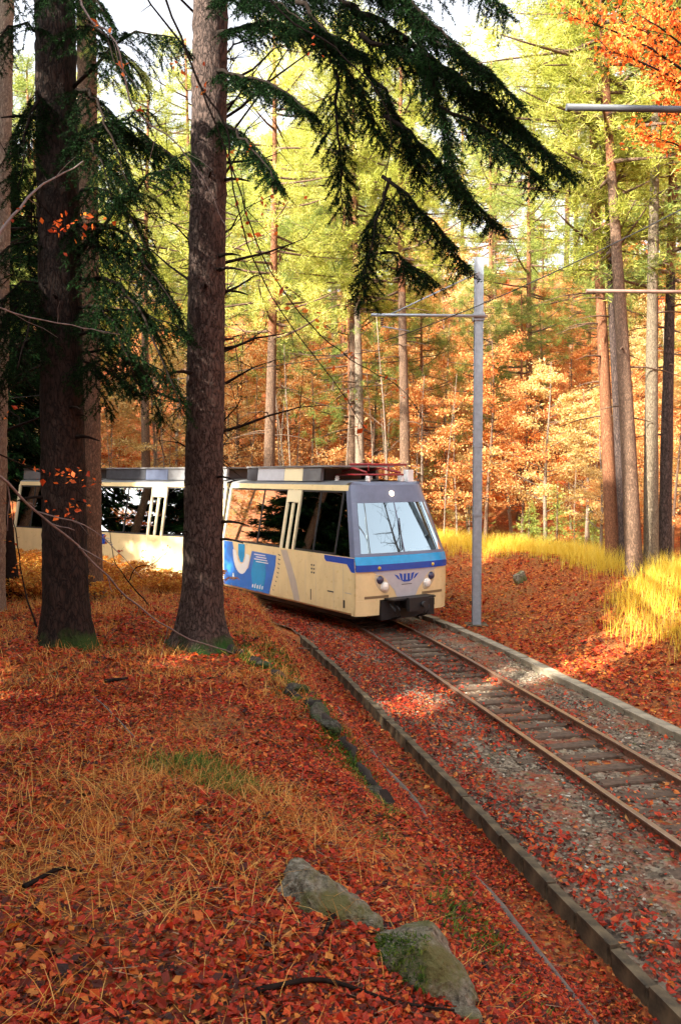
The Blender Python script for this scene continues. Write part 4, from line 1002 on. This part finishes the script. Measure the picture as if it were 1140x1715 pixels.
# slender beech whose bare limbs hang across the near trunks
bs = thing('beech_tree', 'slender bare beech with a few red leaves hanging across the near trunks', 'tree', (-3.7, 7.6, gz(-3.7, 7.6)))
bl = np.array(bs.location)
stem = np.array([(-3.7, 7.6, bl[2] - .2), (-3.75, 7.7, 4), (-3.6, 7.9, 6.5), (-3.2, 8.2, 8.6), (-2.6, 8.5, 9.8)])
MB().tube(stem - bl, [.09, .08, .065, .05, .03], 8).obj('trunk', M['twig_pale'], bs)
LC = []
def limb(pts, r0=.012, r1=.004, leafp=.0, name='branch', parent=bs, o_=bl, mat='twig'):
    P = np.array([at(*p_) for p_ in pts]); tq = np.linspace(0, 1, len(P)); te = np.linspace(0, 1, len(P) * 5)
    Q = catmull(np.hstack([P]), 5) if len(P) > 2 else P
    Q = Q + rng.normal(0, .006, Q.shape)
    mb = MB(); mb.tube(Q - o_, np.linspace(r0, r1, len(Q)), 6, jitter=.05)
    for k in range(3, len(Q) - 1, 3):                    # side twigs
        d = unit(unit(Q[k + 1] - Q[k]) + rng.normal(0, .6, 3)); l_ = rng.uniform(.12, .5)
        S_ = Q[k] + d * l_ * np.linspace(0, 1, 4)[:, None] + rng.normal(0, .008, (4, 3)); mb.tube(S_ - o_, [r1 * .9, r1 * .7, r1 * .6, r1 * .4], 4, cap=False)
        if rng.uniform() < leafp: LC.append(S_[rng.integers(1, 4, 5)] + rng.normal(0, .04, (5, 3)))
    mb.obj(name, M[mat], parent)
top = np.array([-2.6, 8.5, 9.8])
limb([(200, -190, 8.5), (290, 30, 8.4), (335, 140, 8.4), (380, 215, 8.4), (388, 290, 8.4), (415, 410, 8.5), (470, 520, 8.6), (560, 640, 8.7), (612, 720, 8.8)], .014, .004, .45)
limb([(335, 140, 8.4), (395, 300, 8.5), (440, 430, 8.7), (520, 545, 8.9), (600, 610, 9.1), (680, 660, 9.2), (760, 800, 9.3)], .010, .003, .35)
limb([(90, -220, 8.0), (140, 10, 8.0), (195, 70, 8.0), (225, 180, 8.1), (290, 235, 8.2), (340, 300, 8.3), (385, 395, 8.4)], .012, .004, .3, mat='twig_pale')
limb([(340, -150, 8.6), (470, 20, 8.4), (560, 80, 8.2), (650, 190, 8.1), (640, 330, 8.0)], .012, .004, .2)
limb([(-120, 440, 7.2), (0, 515, 7.4), (120, 545, 7.8), (200, 560, 8)], .009, .003, .2, mat='twig_pale')
limb([(-60, 470, 7.7), (0, 390, 8), (60, 320, 8.4), (140, 270, 8.8)], .02, .006, .2, mat='twig_pale')
limb([(60, 330, 7.9), (100, 375, 8.2), (150, 385, 8.4)], .006, .003, 1)
limb([(-130, 700, 7.3), (20, 770, 8.2), (90, 800, 8.6), (150, 835, 8.9)], .009, .003, 1.0)
for c_, n_ in (((110, 380, 9), 14), ((140, 362, 9), 8), ((115, 800, 9), 16), ((130, 850, 9), 14), ((95, 860, 9), 6), ((415, 245, 8.5), 6), ((430, 380, 8.5), 8), ((520, 520, 8.7), 5), ((300, 110, 8.4), 7), ((470, 340, 8.6), 7), ((545, 600, 8.7), 6)):
    LC.append(at(*c_) + rng.normal(0, .09, (n_, 3)) * np.array([1.4, 1, .5]))
V, Fc = leaves(np.concatenate(LC) - bl, .065, .3); MB().add(V, Fc).obj('leaves', M['beech_red'], bs)
# fallen limb leaning from the left to the foot of the grey spruce
e = hit(395, 1098, 4, 30)
P = [(-90, 700, 7.2), (0, 795, 7.8), (60, 855, 8.3), (130, 915, 8.8), (215, 1000, 9.5), (300, 1062, 10.2)]
fl_o = at(*P[-1])
fl = thing('fallen_branch', 'long grey dead branch slanting down to the foot of the grey spruce', 'branch', tuple(fl_o))
keepLC = LC; limb(P + [(395, 1096, float(e[1]))], .014, .008, 0, 'main_limb', fl, fl_o, 'twig_pale'); limb([(60, 855, 8.3), (160, 890, 8.8), (240, 970, 9.2)], .008, .003, 0, 'side_limb', fl, fl_o, 'twig_pale')
def sapling(base_px, base_py, pts, label, Y):
    p_ = at(base_px, base_py, Y); p_[2] = gz(p_[0], p_[1]); r_ = thing('sapling', label, 'sapling', tuple(p_))
    global LC; LC = []
    limb([(base_px, base_py, Y)] + pts, .013, .004, .9, 'stem', r_, p_)
    if LC:
        V, Fc = leaves(np.concatenate(LC) - p_, .06, .3); MB().add(V, Fc).obj('leaves', M['leaf_orange'], r_)
sapling(62, 1050, [(40, 980, 10.1), (28, 900, 10.2), (20, 840, 10.3)], 'bare sapling stem left of the very dark spruce', 10)
sapling(250, 1015, [(205, 960, 14), (190, 930, 14), (183, 870, 14)], 'dark sapling stem in the orange ferns before the middle carriage', 14)
sapling(215, 975, [(230, 950, 15), (255, 945, 15), (280, 925, 15)], 'forked sapling among orange ferns before the middle carriage', 15)

# unseen spruces added behind the camera to shade this side of the wood
def shade_spruce(x, y, h, seed, label):
    r_ = thing('spruce_tree', label, 'tree', (x, y, gz(x, y) - .1), group='spruces on the slope behind the viewpoint'); q = np.random.default_rng(seed)
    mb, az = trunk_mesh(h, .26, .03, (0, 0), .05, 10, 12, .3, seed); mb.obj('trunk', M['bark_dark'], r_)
    C = []; D = []; br = MB()
    for i in range(150):
        f = (i + q.uniform()) / 150; z0 = h * (.12 + .87 * f); L = 3.3 * (1 - f) ** .8 + .2; a = i * 2.4 + q.uniform(-.3, .3); d = np.array([math.cos(a), math.sin(a), -.25 + .3 * f])
        tt = np.linspace(0, 1, 3)[:, None]; br.tube(np.array([0, 0, z0]) + d * L * tt, [.03, .02, .006], 4, cap=False)
        n_ = int(60 + 170 * (1 - f)); u_ = q.uniform(.12, 1, n_)[:, None]
        side = np.cross(d, [0, 0, 1.0]); C.append(np.array([0, 0, z0]) + d * L * u_ + side * q.uniform(-1, 1, (n_, 1)) * .55 * (1.1 - u_) * L ** .6 + q.normal(0, .08, (n_, 3))); D.append(d + side * q.uniform(-1, 1, (n_, 1)) + q.normal(0, .3, (n_, 3)) + np.array([0, 0, -.3]))
    br.obj('branch_sprays', M['twig'], r_)
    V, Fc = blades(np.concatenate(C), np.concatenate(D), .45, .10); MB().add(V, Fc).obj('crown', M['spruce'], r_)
    return r_
s0 = shade_spruce(-6.5, -1.5, 17, 1, 'dense dark spruce on the slope behind the viewpoint')
s1 = shade_spruce(-9.6, 1.0, 16, 2, 'unseen dark spruce added left of the viewpoint to shade the foreground')
for i, (x, y, sc_) in enumerate([(-3.5, -7.5, .8), (-10.5, -3.5, 1.1), (.5, -8.5, 1.05), (-3, -12, 1.2), (-16.5, 4.0, 1.15), (-11.8, 5.8, .95)]):
    dup((s0, s1)[i % 2], (x, y, gz(x, y) - .1), i * 1.3, sc_ * 1.25)
q = random.Random(21)  # unseen trees added to shade the train and fill its window reflections
for i, (x, y) in enumerate([(-11, 13), (-16.5, 23), (-15, 10), (-20, 18), (-21, 25), (-24, 12), (-19, 6), (-27, 20), (-25, 29), (-31, 26), (-33, 14), (-29, 34), (-36, 33), (-23, 2), (-15, 37), (-18, 41), (-21, 38.5), (-24, 43), (-27, 41), (-31, 45), (-20, 46), (-36, 44), (-41, 47), (-28, 50), (-35, 52), (-46, 50), (-18, 8), (-21, 14), (-24, 17), (-23, 22), (-28, 24), (-28, 16), (-31, 19), (-29, 30), (-34, 23), (-22, 29), (-26, 35), (-38, 28), (-33, 9), (-28, 5), (-40, 18), (-43, 36)]):
    dup((s0 if i % 6 == 2 else protoP[i % 4]) if i % 3 else protoB[i % 4], (x, y, gz(x, y) - .1), q.uniform(0, 6.28), q.uniform(1.0, 1.3) if i % 3 else 1.5, 'unseen tree added on the left bank for shade and window reflections', 'unseen trees added on the left bank')

for i, (x, y) in enumerate([(-17, 21.0), (-23, 19), (-26, 22.5), (-19, 17), (-24, 30)]):  # unseen spruces added so the carriage windows reflect dark foliage
    dup((s0, s1)[i % 2], (x, y, gz(x, y) - .1), i * 1.9, 1.0, 'unseen dark spruce added on the left bank to darken the window reflections', 'unseen trees added on the left bank')
# ------------------------------------------------------------------ ground cover
def pick(n, xr, yr, fn):
    X = rng.uniform(*xr, n); Y = rng.uniform(*yr, n); o_ = offset(X, Y); keepm = rng.uniform(0, 1, n) < fn(X, Y, o_)
    X, Y, o_ = X[keepm], Y[keepm], o_[keepm]; return X, Y, o_, ground(X, Y, o_)
def infr(X, Y, mrg=.06): return np.abs(X / np.maximum(Y, .1)) < .407 + mrg
def cover(name, mat, parts, label=None, size=.055, flat=.55, lift=.02):
    Vs = []; Fs = []; n0 = 0
    for X, Y, o_, Z, sz in parts:
        C = np.stack([X, Y, Z + lift * rng.uniform(.3, 1.6, len(X))], 1); V, F_ = leaves(C, sz, flat); Vs.append(V); Fs.append(F_ + n0); n0 += len(V)
    return tag(MB().add(np.concatenate(Vs), np.concatenate(Fs)).obj(name, M[mat]), label, None, None, 'stuff')
patch = lambda X, Y, s, ph: .5 + .5 * np.sin(X * 1.7 * s + ph) * np.sin(Y * 1.3 * s + ph * 2 + X * .6)
X, Y, o_, Z = pick(330000, (-4.5, 3.0), (1.8, 9), lambda X, Y, o: ((o < -2.1) & infr(X, Y)) * (.15 + .85 * patch(X, Y, 1.3, 1)))
pa = (X, Y, o_, Z, .036)
X, Y, o_, Z = pick(220000, (-9, 3.0), (9, 20), lambda X, Y, o: ((o < -2.1) & infr(X, Y)) * .62 * (.4 + .6 * patch(X, Y, .6, 2)))
pb = (X, Y, o_, Z, .055)
X, Y, o_, Z = pick(90000, (1, 12), (8, 26), lambda X, Y, o: ((o > 1.8) & (o < 8) & infr(X, Y)) * (.75 - .5 * sst(18.5, 20, Y) * sst(3, 4, o)) * (.35 + .65 * patch(X, Y, .6, 3)))
pc = (X, Y, o_, Z, .075)
X, Y, o_, Z = pick(180000, (-5, 6), (3, 23), lambda X, Y, o: ((o > -1.95) & (o < 1.5) & infr(X, Y)) * np.clip(.9 * sst(-1.15, -1.8, o) + .28 * (patch(X, Y, 1.2, 4) ** 2) + .5 * sst(10.5, 12.5, Y) * (o < -.4) + .7 * np.exp(-((np.abs(np.abs(o) - .53) - .12) / .1) ** 2) * .35, 0, 1) )
pd = (X, Y, o_, Z * 0 - .09, .055)
cover('leaf_litter', 'leaf_red', [pa, pb, pc, pd])
X, Y, o_, Z = pick(50000, (-9, 2.4), (2, 21), lambda X, Y, o: ((o < -2.3) & infr(X, Y)) * (.06 + .55 * patch(X, Y, 1.4, 5) ** 2 * sst(1.5, -1.5, X + .1 * Y)))
qa = (X, Y, o_, Z, .045)
X, Y, o_, Z = pick(30000, (1, 11), (12, 26), lambda X, Y, o: ((o > 1.9) & (o < 8)) * .35)
cover('orange_leaf_litter', 'leaf_orange', [qa, (X, Y, o_, Z, .07)])
# grass blades
def grass(name, mat, X, Y, Z, h, w, bend, label=None):
    n = len(X); a = rng.uniform(0, 2 * math.pi, n); H = h * rng.uniform(.5, 1.25, n); bd = bend * rng.uniform(.3, 1.3, n)
    d = np.stack([np.cos(a), np.sin(a), 0 * a], 1); s_ = np.stack([-np.sin(a), np.cos(a), 0 * a], 1); base = np.stack([X, Y, Z - .02], 1)
    lv = []
    for f in (0, .35, .7, 1.0):
        ctr = base + d * (H * bd * f ** 2)[:, None] + np.array([0, 0, 1.0]) * (H * f * (1 - .35 * bd * f))[:, None]; ww = (w * (1 - f) ** .7 / 2 + .0004)
        lv += [ctr - s_ * ww, ctr + s_ * ww]
    V = np.stack(lv, 1).reshape(-1, 3); k = np.arange(n)[:, None] * 8
    F_ = np.concatenate([k + np.array([0, 1, 3, 2]), k + np.array([2, 3, 5, 4]), k + np.array([4, 5, 7, 6])], 0)
    return tag(MB().add(V, F_, 0, True).obj(name, M[mat]), label, None, None, 'stuff')
def tufts(n, per, xr, yr, fn, r=.10):
    X, Y, o_, Z = pick(n, xr, yr, fn); X = np.repeat(X, per) + rng.normal(0, r, len(X) * per); Y = np.repeat(Y, per) + rng.normal(0, r, len(Y) * per)
    return X, Y, ground(X, Y)
X, Y, Z = tufts(3600, 22, (-4.2, 1.2), (2.2, 9), lambda X, Y, o: ((o < -3.5) & infr(X, Y)) * np.clip(.03 + .60 * np.exp(-((X + 1.0) / .8) ** 2 - ((Y - 5.0) / 1.0) ** 2) + .22 * np.exp(-((X + 1.3) / .6) ** 2 - ((Y - 3.2) / .6) ** 2) + .22 * patch(X, Y, 1.5, 2) ** 4 * (X < -.2), 0, 1), .13)
grass('dry_grass', 'straw', X, Y, Z, .17, .0042, 1.4)
X, Y, Z = tufts(1150, 22, (-8, -.5), (8.5, 22), lambda X, Y, o: ((o < -2.6) & infr(X, Y)) * .75, .16)
grass('dry_grass', 'straw', X, Y, Z, .2, .007, 1.0)
def gold(X, Y, o):
    return ((o > 3.6) & (o < 8.5) & infr(X, Y)) * np.clip(sst(5.3, 6.4, o + .3 * np.sin(X * 2.1)) * (Y > 18.5) + sst(3.5, 4.7, o + .45 * np.sin(Y * 1.3)) * (Y <= 18.5), 0, 1) * (.25 + .75 * patch(X, Y, 1.6, 2))
X, Y, Z = tufts(7500, 18, (1.5, 13), (12, 30), gold, .14)
grass('golden_grass', 'gold_grass', X, Y, Z, .58, .0075, .6)
X, Y, Z = tufts(5000, 44, (-2.5, 2.2), (4.5, 13), lambda X, Y, o: np.exp(-((o + 3.62 + .03 * (Y - 8)) / .26) ** 2) * (.15 + .85 * (patch(X, Y, 2.2, 2) > .45)), .07)
grass('moss_edge', 'moss', X, Y, Z, .065, .016, .8)
X, Y, Z = tufts(900, 40, (-1.6, .4), (4.5, 7.2), lambda X, Y, o: np.exp(-(((X + .95) / .25) ** 2 + ((Y - 5.7) / .3) ** 2)), .10)
grass('moss_patch', 'moss', X, Y, Z, .13, .008, .9)
X, Y, Z = tufts(500, 40, (-4.6, -.8), (9, 12), lambda X, Y, o: (np.exp(-((X - p1[0]) ** 2 + (Y - p1[1]) ** 2) / .35) + np.exp(-((X - p2[0] - .5) ** 2 + (Y - p2[1]) ** 2) / .2)), .10)
grass('moss_patch', 'moss', X, Y, Z, .07, .014, .6)
X, Y, Z = tufts(120, 12, (1.4, 5), (7, 17), lambda X, Y, o: ((np.abs(o) > .7) & (np.abs(o) < 1.5)) * .4, .12)
grass('track_weeds', 'moss', X, Y, Z * 0 - .1, .06, .008, .7)
X, Y, o_, Z = pick(26000, (-5, 2), (1.8, 12), lambda X, Y, o: ((o < -2.2) & infr(X, Y)) * .8)
Vt, Ft = blades(np.stack([X, Y, Z + .02], 1), np.stack([rng.standard_normal(len(X)), rng.standard_normal(len(X)), .1 * rng.standard_normal(len(X))], 1), rng.uniform(.04, .16, len(X)), rng.uniform(.002, .006, len(X)))
M['twig_bits'] = leafy('twig_bits', [(0, (.03, .02, .015)), (.6, (.14, .08, .05)), (1, (.42, .28, .17))], 0, .8, 0)
tag(MB().add(Vt, Ft).obj('twig_litter', M['twig_bits']), kind='stuff')
# stones of the ballast
n = 26000
X, Y, o_, Z = pick(n, (.5, 5.5), (4, 19), lambda X, Y, o: ((o > -1.93) & (o < 1.5) & (np.abs(np.abs(o) - .53) > .08) & infr(X, Y)) * np.where(np.abs(o) < .5, .30, .75) * sst(19, 9, Y) ** .5)
n = len(X); icoV = np.array([(0,0,1),(.9,0,.2),(.28,.85,.2),(-.72,.53,.2),(-.72,-.53,.2),(.28,-.85,.2),(0,0,-.6)], float)
icoF = np.array([(0,1,2),(0,2,3),(0,3,4),(0,4,5),(0,5,1),(6,2,1),(6,3,2),(6,4,3),(6,5,4),(6,1,5)])
sz = rng.uniform(.010, .028, n)[:, None, None]; Vv = icoV[None] * rng.uniform(.6, 1.3, (n, 7, 1)) * np.stack([rng.uniform(.7, 1.3, n), rng.uniform(.7, 1.3, n), rng.uniform(.5, .9, n)], 1)[:, None]
a = rng.uniform(0, 6.28, n); ca, sa = np.cos(a)[:, None], np.sin(a)[:, None]
Vv = np.stack([Vv[..., 0] * ca - Vv[..., 1] * sa, Vv[..., 0] * sa + Vv[..., 1] * ca, Vv[..., 2]], -1) * sz + np.stack([X, Y, np.where(np.abs(o_) < .5, -.125, -.095)], 1)[:, None]
M['stone'] = leafy('ballast_stone', [(0, (.05, .035, .025)), (.5, (.14, .105, .07)), (.9, (.28, .235, .17)), (1, (.45, .41, .33))], 0, .85, 0)
tag(MB().add(Vv.reshape(-1, 3), (icoF[None] + np.arange(n)[:, None, None] * 7).reshape(-1, 3)).obj('ballast_gravel', M['stone']), kind='stuff')

# orange ferns before the middle carriages
def fern(x, y, seed, label, h=.55, n=1600, mat='bracken'):
    q = np.random.default_rng(seed); r_ = thing('bracken_fern', label, 'fern', (x, y, gz(x, y)), group='orange ferns on the bank before the train')
    st = MB(); C = []
    for k in range(14):
        a = q.uniform(0, 6.28); L = h * q.uniform(.9, 1.6); tt = np.linspace(0, 1, 5)[:, None]; d = np.array([math.cos(a), math.sin(a), 0])
        P = d * L * .8 * tt ** 1.3 + np.array([0, 0, 1]) * (h * 1.5 * tt - h * .8 * tt ** 2.2) + np.append(q.normal(0, .2, 2), 0); st.tube(P, np.linspace(.006, .002, 5), 4, cap=False)
        m_ = n // 14; u_ = q.uniform(.2, 1, m_)[:, None]; side = np.array([-d[1], d[0], 0])
        Pc = np.stack([np.interp(u_[:, 0], tt[:, 0], P[:, j]) for j in range(3)], 1); C.append(Pc + side * q.uniform(-1, 1, (m_, 1)) * .26 * (1.15 - u_) * L + q.normal(0, .02, (m_, 3)))
    st.obj('stalks', M['twig'], r_)
    V, Fc = leaves(np.concatenate(C), .05, .45); MB().add(V, Fc).obj('fronds', M[mat], r_); return r_
f0 = fern(-5.5, 20.5, 1, 'broad orange bracken fern before the middle carriage'); f1 = fern(-7, 22, 2, 'orange bracken fern beside the broad one before the middle carriage')
q = random.Random(4); cnt = 0
while cnt < 46:
    Y = q.uniform(15, 25.5); X = Y * q.uniform(-.43, -.175); o__ = float(offset(X, Y)[0])
    if o__ > -2.5 or o__ < -9: continue
    fx = 570 + 1400 * X / Y
    w_ = 'left of the darkest trunk' if fx < 75 else 'behind the darkest trunk' if fx < 160 else 'between the two near trunks' if fx < 300 else 'behind the grey trunk'
    d_ = 'close to the train' if o__ > -4 else 'midway to the train' if o__ > -6.5 else 'nearer the trunks'
    dup((f0, f1)[cnt % 2], (X, Y, gz(X, Y) - .03), q.uniform(0, 6.28), q.uniform(.7, 1.25), 'orange bracken fern %s, %s' % (w_, d_)); cnt += 1

# ------------------------------------------------------------------ rocks, sticks
m, t, b, o = nm('mossy_rock')
v = coords(t); n1 = noise(t, v, 3.5, 8, .65); n2 = noise(t, v, 26, 6, .7)
r = ramp(t, [(.32, (.045, .035, .022)), (.5, (.20, .175, .12)), (.68, (.40, .37, .29))]); t.links.new(n2.outputs[0], r.inputs[0])
r2 = ramp(t, [(.44, (0, 0, 0)), (.56, (1, 1, 1))]); t.links.new(n1.outputs[0], r2.inputs[0])
t.links.new(mixc(t, r2.outputs[0], r.outputs[0], (.13, .125, .035)), b.inputs['Base Color']); b.inputs['Roughness'].default_value = .9; bump(t, b, n2.outputs[0], 1.0, .05)
M['rock'] = m
def rock(px, py, dims, rotz, seed, label, tilt=(0, 0), sink=.3, mat='rock', name='rock', cuts=13):
    p = hit(px, py, 2, 60); q = np.random.default_rng(seed); mb = MB()
    nu, nv = 46, 26; U, Vv_ = np.meshgrid(np.linspace(0, 2 * math.pi, nu + 1), np.linspace(0, math.pi, nv), indexing='ij')
    D = np.stack([np.cos(U) * np.sin(Vv_), np.sin(U) * np.sin(Vv_), np.cos(Vv_)], -1)
    N = unit(q.standard_normal((cuts, 3))); dd = q.uniform(.45, .82, cuts)       # flat cleaved faces
    rr = np.ones(D.shape[:2])
    for k in range(cuts): 
        c = D @ N[k]; rr = np.minimum(rr, np.where(c > .05, dd[k] / np.maximum(c, .05), 9))
    nz = sum(.035 / f * np.sin(D @ q.normal(0, 4 * f, 3) + q.uniform(0, 6)) for f in (1, 2, 3, 4, 6)); rr = rr * (1 + nz + q.normal(0, .012, rr.shape))
    G = D * rr[..., None] * np.array(dims); mb.grid(G, smooth=False, flip=True)
    o_ = mb.obj(name, M[mat]); o_.location = (p[0], p[1], p[2] + dims[2] * (1 - 2 * sink) * .5); o_.rotation_euler = (tilt[0], tilt[1], rotz)
    return tag(o_, label, 'rock'), p
import bmesh
from mathutils import noise as mnoise
def hull_rock(pts, label, seed, amp=.02):
    P = np.array([at(*p_) for p_ in pts]); c0 = P.mean(0); lowp = P.copy(); lowp[:, 2] -= .22; lowp[:, :2] = c0[:2] + (lowp[:, :2] - c0[:2]) * 1.05
    bm = bmesh.new()
    for p_ in np.vstack([P, lowp]): bm.verts.new(Vector(p_ - c0))
    r_ = bmesh.ops.convex_hull(bm, input=bm.verts)
    bmesh.ops.delete(bm, geom=[v_ for v_ in bm.verts if not v_.link_faces], context='VERTS')
    bmesh.ops.bevel(bm, geom=list(bm.edges), offset=.012, segments=1, affect='EDGES')
    bmesh.ops.triangulate(bm, faces=bm.faces)
    for k in range(4):
        bmesh.ops.subdivide_edges(bm, edges=[e_ for e_ in bm.edges if e_.calc_length() > .025], cuts=1)
        bmesh.ops.triangulate(bm, faces=bm.faces)
    bm.normal_update()
    for v_ in bm.verts:
        q3 = v_.co * 9 + Vector((seed, 0, 0)); dn = mnoise.noise(q3) * 1.2 + .7 * abs(mnoise.noise(q3 * 2.7)) + .45 * mnoise.noise(q3 * 6)
        v_.co += v_.normal * dn * amp
    me = bpy.data.meshes.new('rock'); bm.to_mesh(me); bm.free(); me.materials.append(M['rock'])
    o_ = link('rock', me); o_.location = c0; tag(o_, label, 'rock'); return o_, c0
r1_, rp1 = hull_rock([(456, 1502, 3.95), (468, 1528, 3.88), (540, 1556, 3.84), (600, 1562, 3.84), (642, 1548, 3.9), (484, 1441, 4.06), (512, 1446, 4.04), (560, 1478, 4.0), (622, 1522, 3.98), (500, 1446, 4.28), (600, 1505, 4.22), (530, 1520, 3.82)], 'long lichen-grey rock lying in red leaves, left of the mossy one', 3)
r2_, rp2 = hull_rock([(620, 1592, 3.72), (632, 1566, 3.76), (662, 1553, 3.8), (722, 1545, 3.88), (748, 1590, 3.8), (803, 1665, 3.62), (786, 1692, 3.5), (708, 1660, 3.48), (640, 1622, 3.56), (712, 1580, 3.58), (740, 1570, 4.0), (650, 1560, 4.0)], 'angular rock with bright green moss on its near face', 8)
me = r2_.data; mt_ = []
for f_ in me.polygons:
    c_ = np.array(f_.center) + rp2; v_ = c_ - np.array([0, 0, CAM_Z]); cs, sn = math.cos(PITCH), math.sin(PITCH); fw = v_[1] * cs - v_[2] * sn; u_ = CX + F_PX * v_[0] / fw; w_ = CY - F_PX * (v_[1] * sn + v_[2] * cs) / fw
    if 618 < u_ < 712 and 1566 < w_ < 1665 and f_.normal.y < .1: mt_.append((f_.center, f_.normal))
q = np.random.default_rng(4); idx = q.integers(0, len(mt_), 2600) if mt_ else []
if len(idx):
    C = np.array([mt_[i][0] for i in idx]) + q.normal(0, .006, (len(idx), 3)); D = np.array([mt_[i][1] for i in idx]) + q.normal(0, .4, (len(idx), 3)) + np.array([0, 0, -.5])
    V, Fc = blades(C, D, .028, .006); tag(MB().add(V, Fc).obj('moss', M['moss'], r2_), kind='stuff')
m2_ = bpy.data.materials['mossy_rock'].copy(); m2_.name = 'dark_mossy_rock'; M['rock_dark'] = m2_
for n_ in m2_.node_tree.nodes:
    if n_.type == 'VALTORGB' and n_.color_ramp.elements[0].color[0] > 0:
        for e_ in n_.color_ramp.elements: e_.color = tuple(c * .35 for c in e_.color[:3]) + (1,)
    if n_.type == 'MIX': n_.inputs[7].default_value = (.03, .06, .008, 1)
rock(775, 1712, (.08, .06, .06), 0, 9, 'small moss-covered stone at the bottom edge', mat='rock')
rock(873, 974, (.26, .2, .24), .4, 12, 'small dark stone on the leafy slope beyond the mast')
rl = [(440, 1118), (495, 1160), (535, 1200), (548, 1222), (625, 1335)]
lb = ['dark mossy stone nearest the grey spruce on the bank edge', 'second mossy stone from the grey spruce on the bank edge', 'dark stone in the middle of the bank edge row', 'fourth stone from the grey spruce on the bank edge', 'mossy stone at the near end of the bank edge, alone']
for k, (px, py) in enumerate(rl): rock(px, py, (.17 + .03 * (k % 3), .11, .11), k * .8, 30 + k, lb[k], mat='rock_dark')
def stick(pts, r0, label, mat='twig'):
    P = np.array([hit(*p_) for p_ in pts]); P[:, 2] += r0 + .015 + np.array([.02 * (k % 2) for k in range(len(P))]); Q = catmull(P, 6) if len(P) > 2 else P
    return tag(MB().tube(Q, np.linspace(r0, r0 * .4, len(Q)), 6, jitter=.08).obj('stick', M[mat]), label, 'stick')
rp = [np.array([*hit(px, py)]) for px, py in [(385, 1092), (420, 1108), (455, 1128), (490, 1155), (520, 1185), (545, 1215), (575, 1255), (610, 1305), (640, 1350)]]
rp = catmull(np.array(rp), 5); rp[:, 2] = ground(rp[:, 0], rp[:, 1]) + .01; rp += rng.normal(0, .03, rp.shape)
M['soil'] = plain('dark_soil', (.020, .013, .009), .95, var=.5, scale=12, bumps=.6)
tag(MB().tube(rp, .055 + .035 * np.sin(np.arange(len(rp)) * 1.3), 9, jitter=.18).obj('soil_lip', M['soil']), 'dark earth added for the hollows along the mossy lip of the bank', 'root')  # dark earth tube added to stand in for hollows under the bank lip
rm = np.repeat(rp, 150, 0); X = rm[:, 0] + rng.normal(.03, .12, len(rm)); Y = rm[:, 1] + rng.normal(0, .12, len(rm)); km = patch(X, Y, 3.1, 1) > .38; X, Y = X[km], Y[km]
grass('moss_edge', 'moss', X, Y, np.maximum(ground(X, Y), ground(X, Y) + .05 * np.exp(-((X - rm[km, 0]) / .07) ** 2)), .05, .016, .9)
stick([(430, 1672), (540, 1668), (660, 1690), (760, 1712)], .012, 'long brown stick lying in front of the rocks')
stick([(40, 1500), (100, 1475), (140, 1470)], .012, 'dark stick in dry grass near the left edge')
stick([(175, 1148), (215, 1146)], .03, 'short black stick on the ground between the two near trunks', 'bark_dark')
stick([(120, 1145), (170, 1185), (230, 1245), (280, 1300)], .008, 'thin twig slanting over the leaves in front of the dark spruce', 'twig_pale')
stick([(500, 1088), (525, 1092)], .02, 'pale broken stick at the far end of the slab edge', 'bark_pale')
stick([(560, 1540), (540, 1590)], .014, 'dark twig leaning below the long rock')
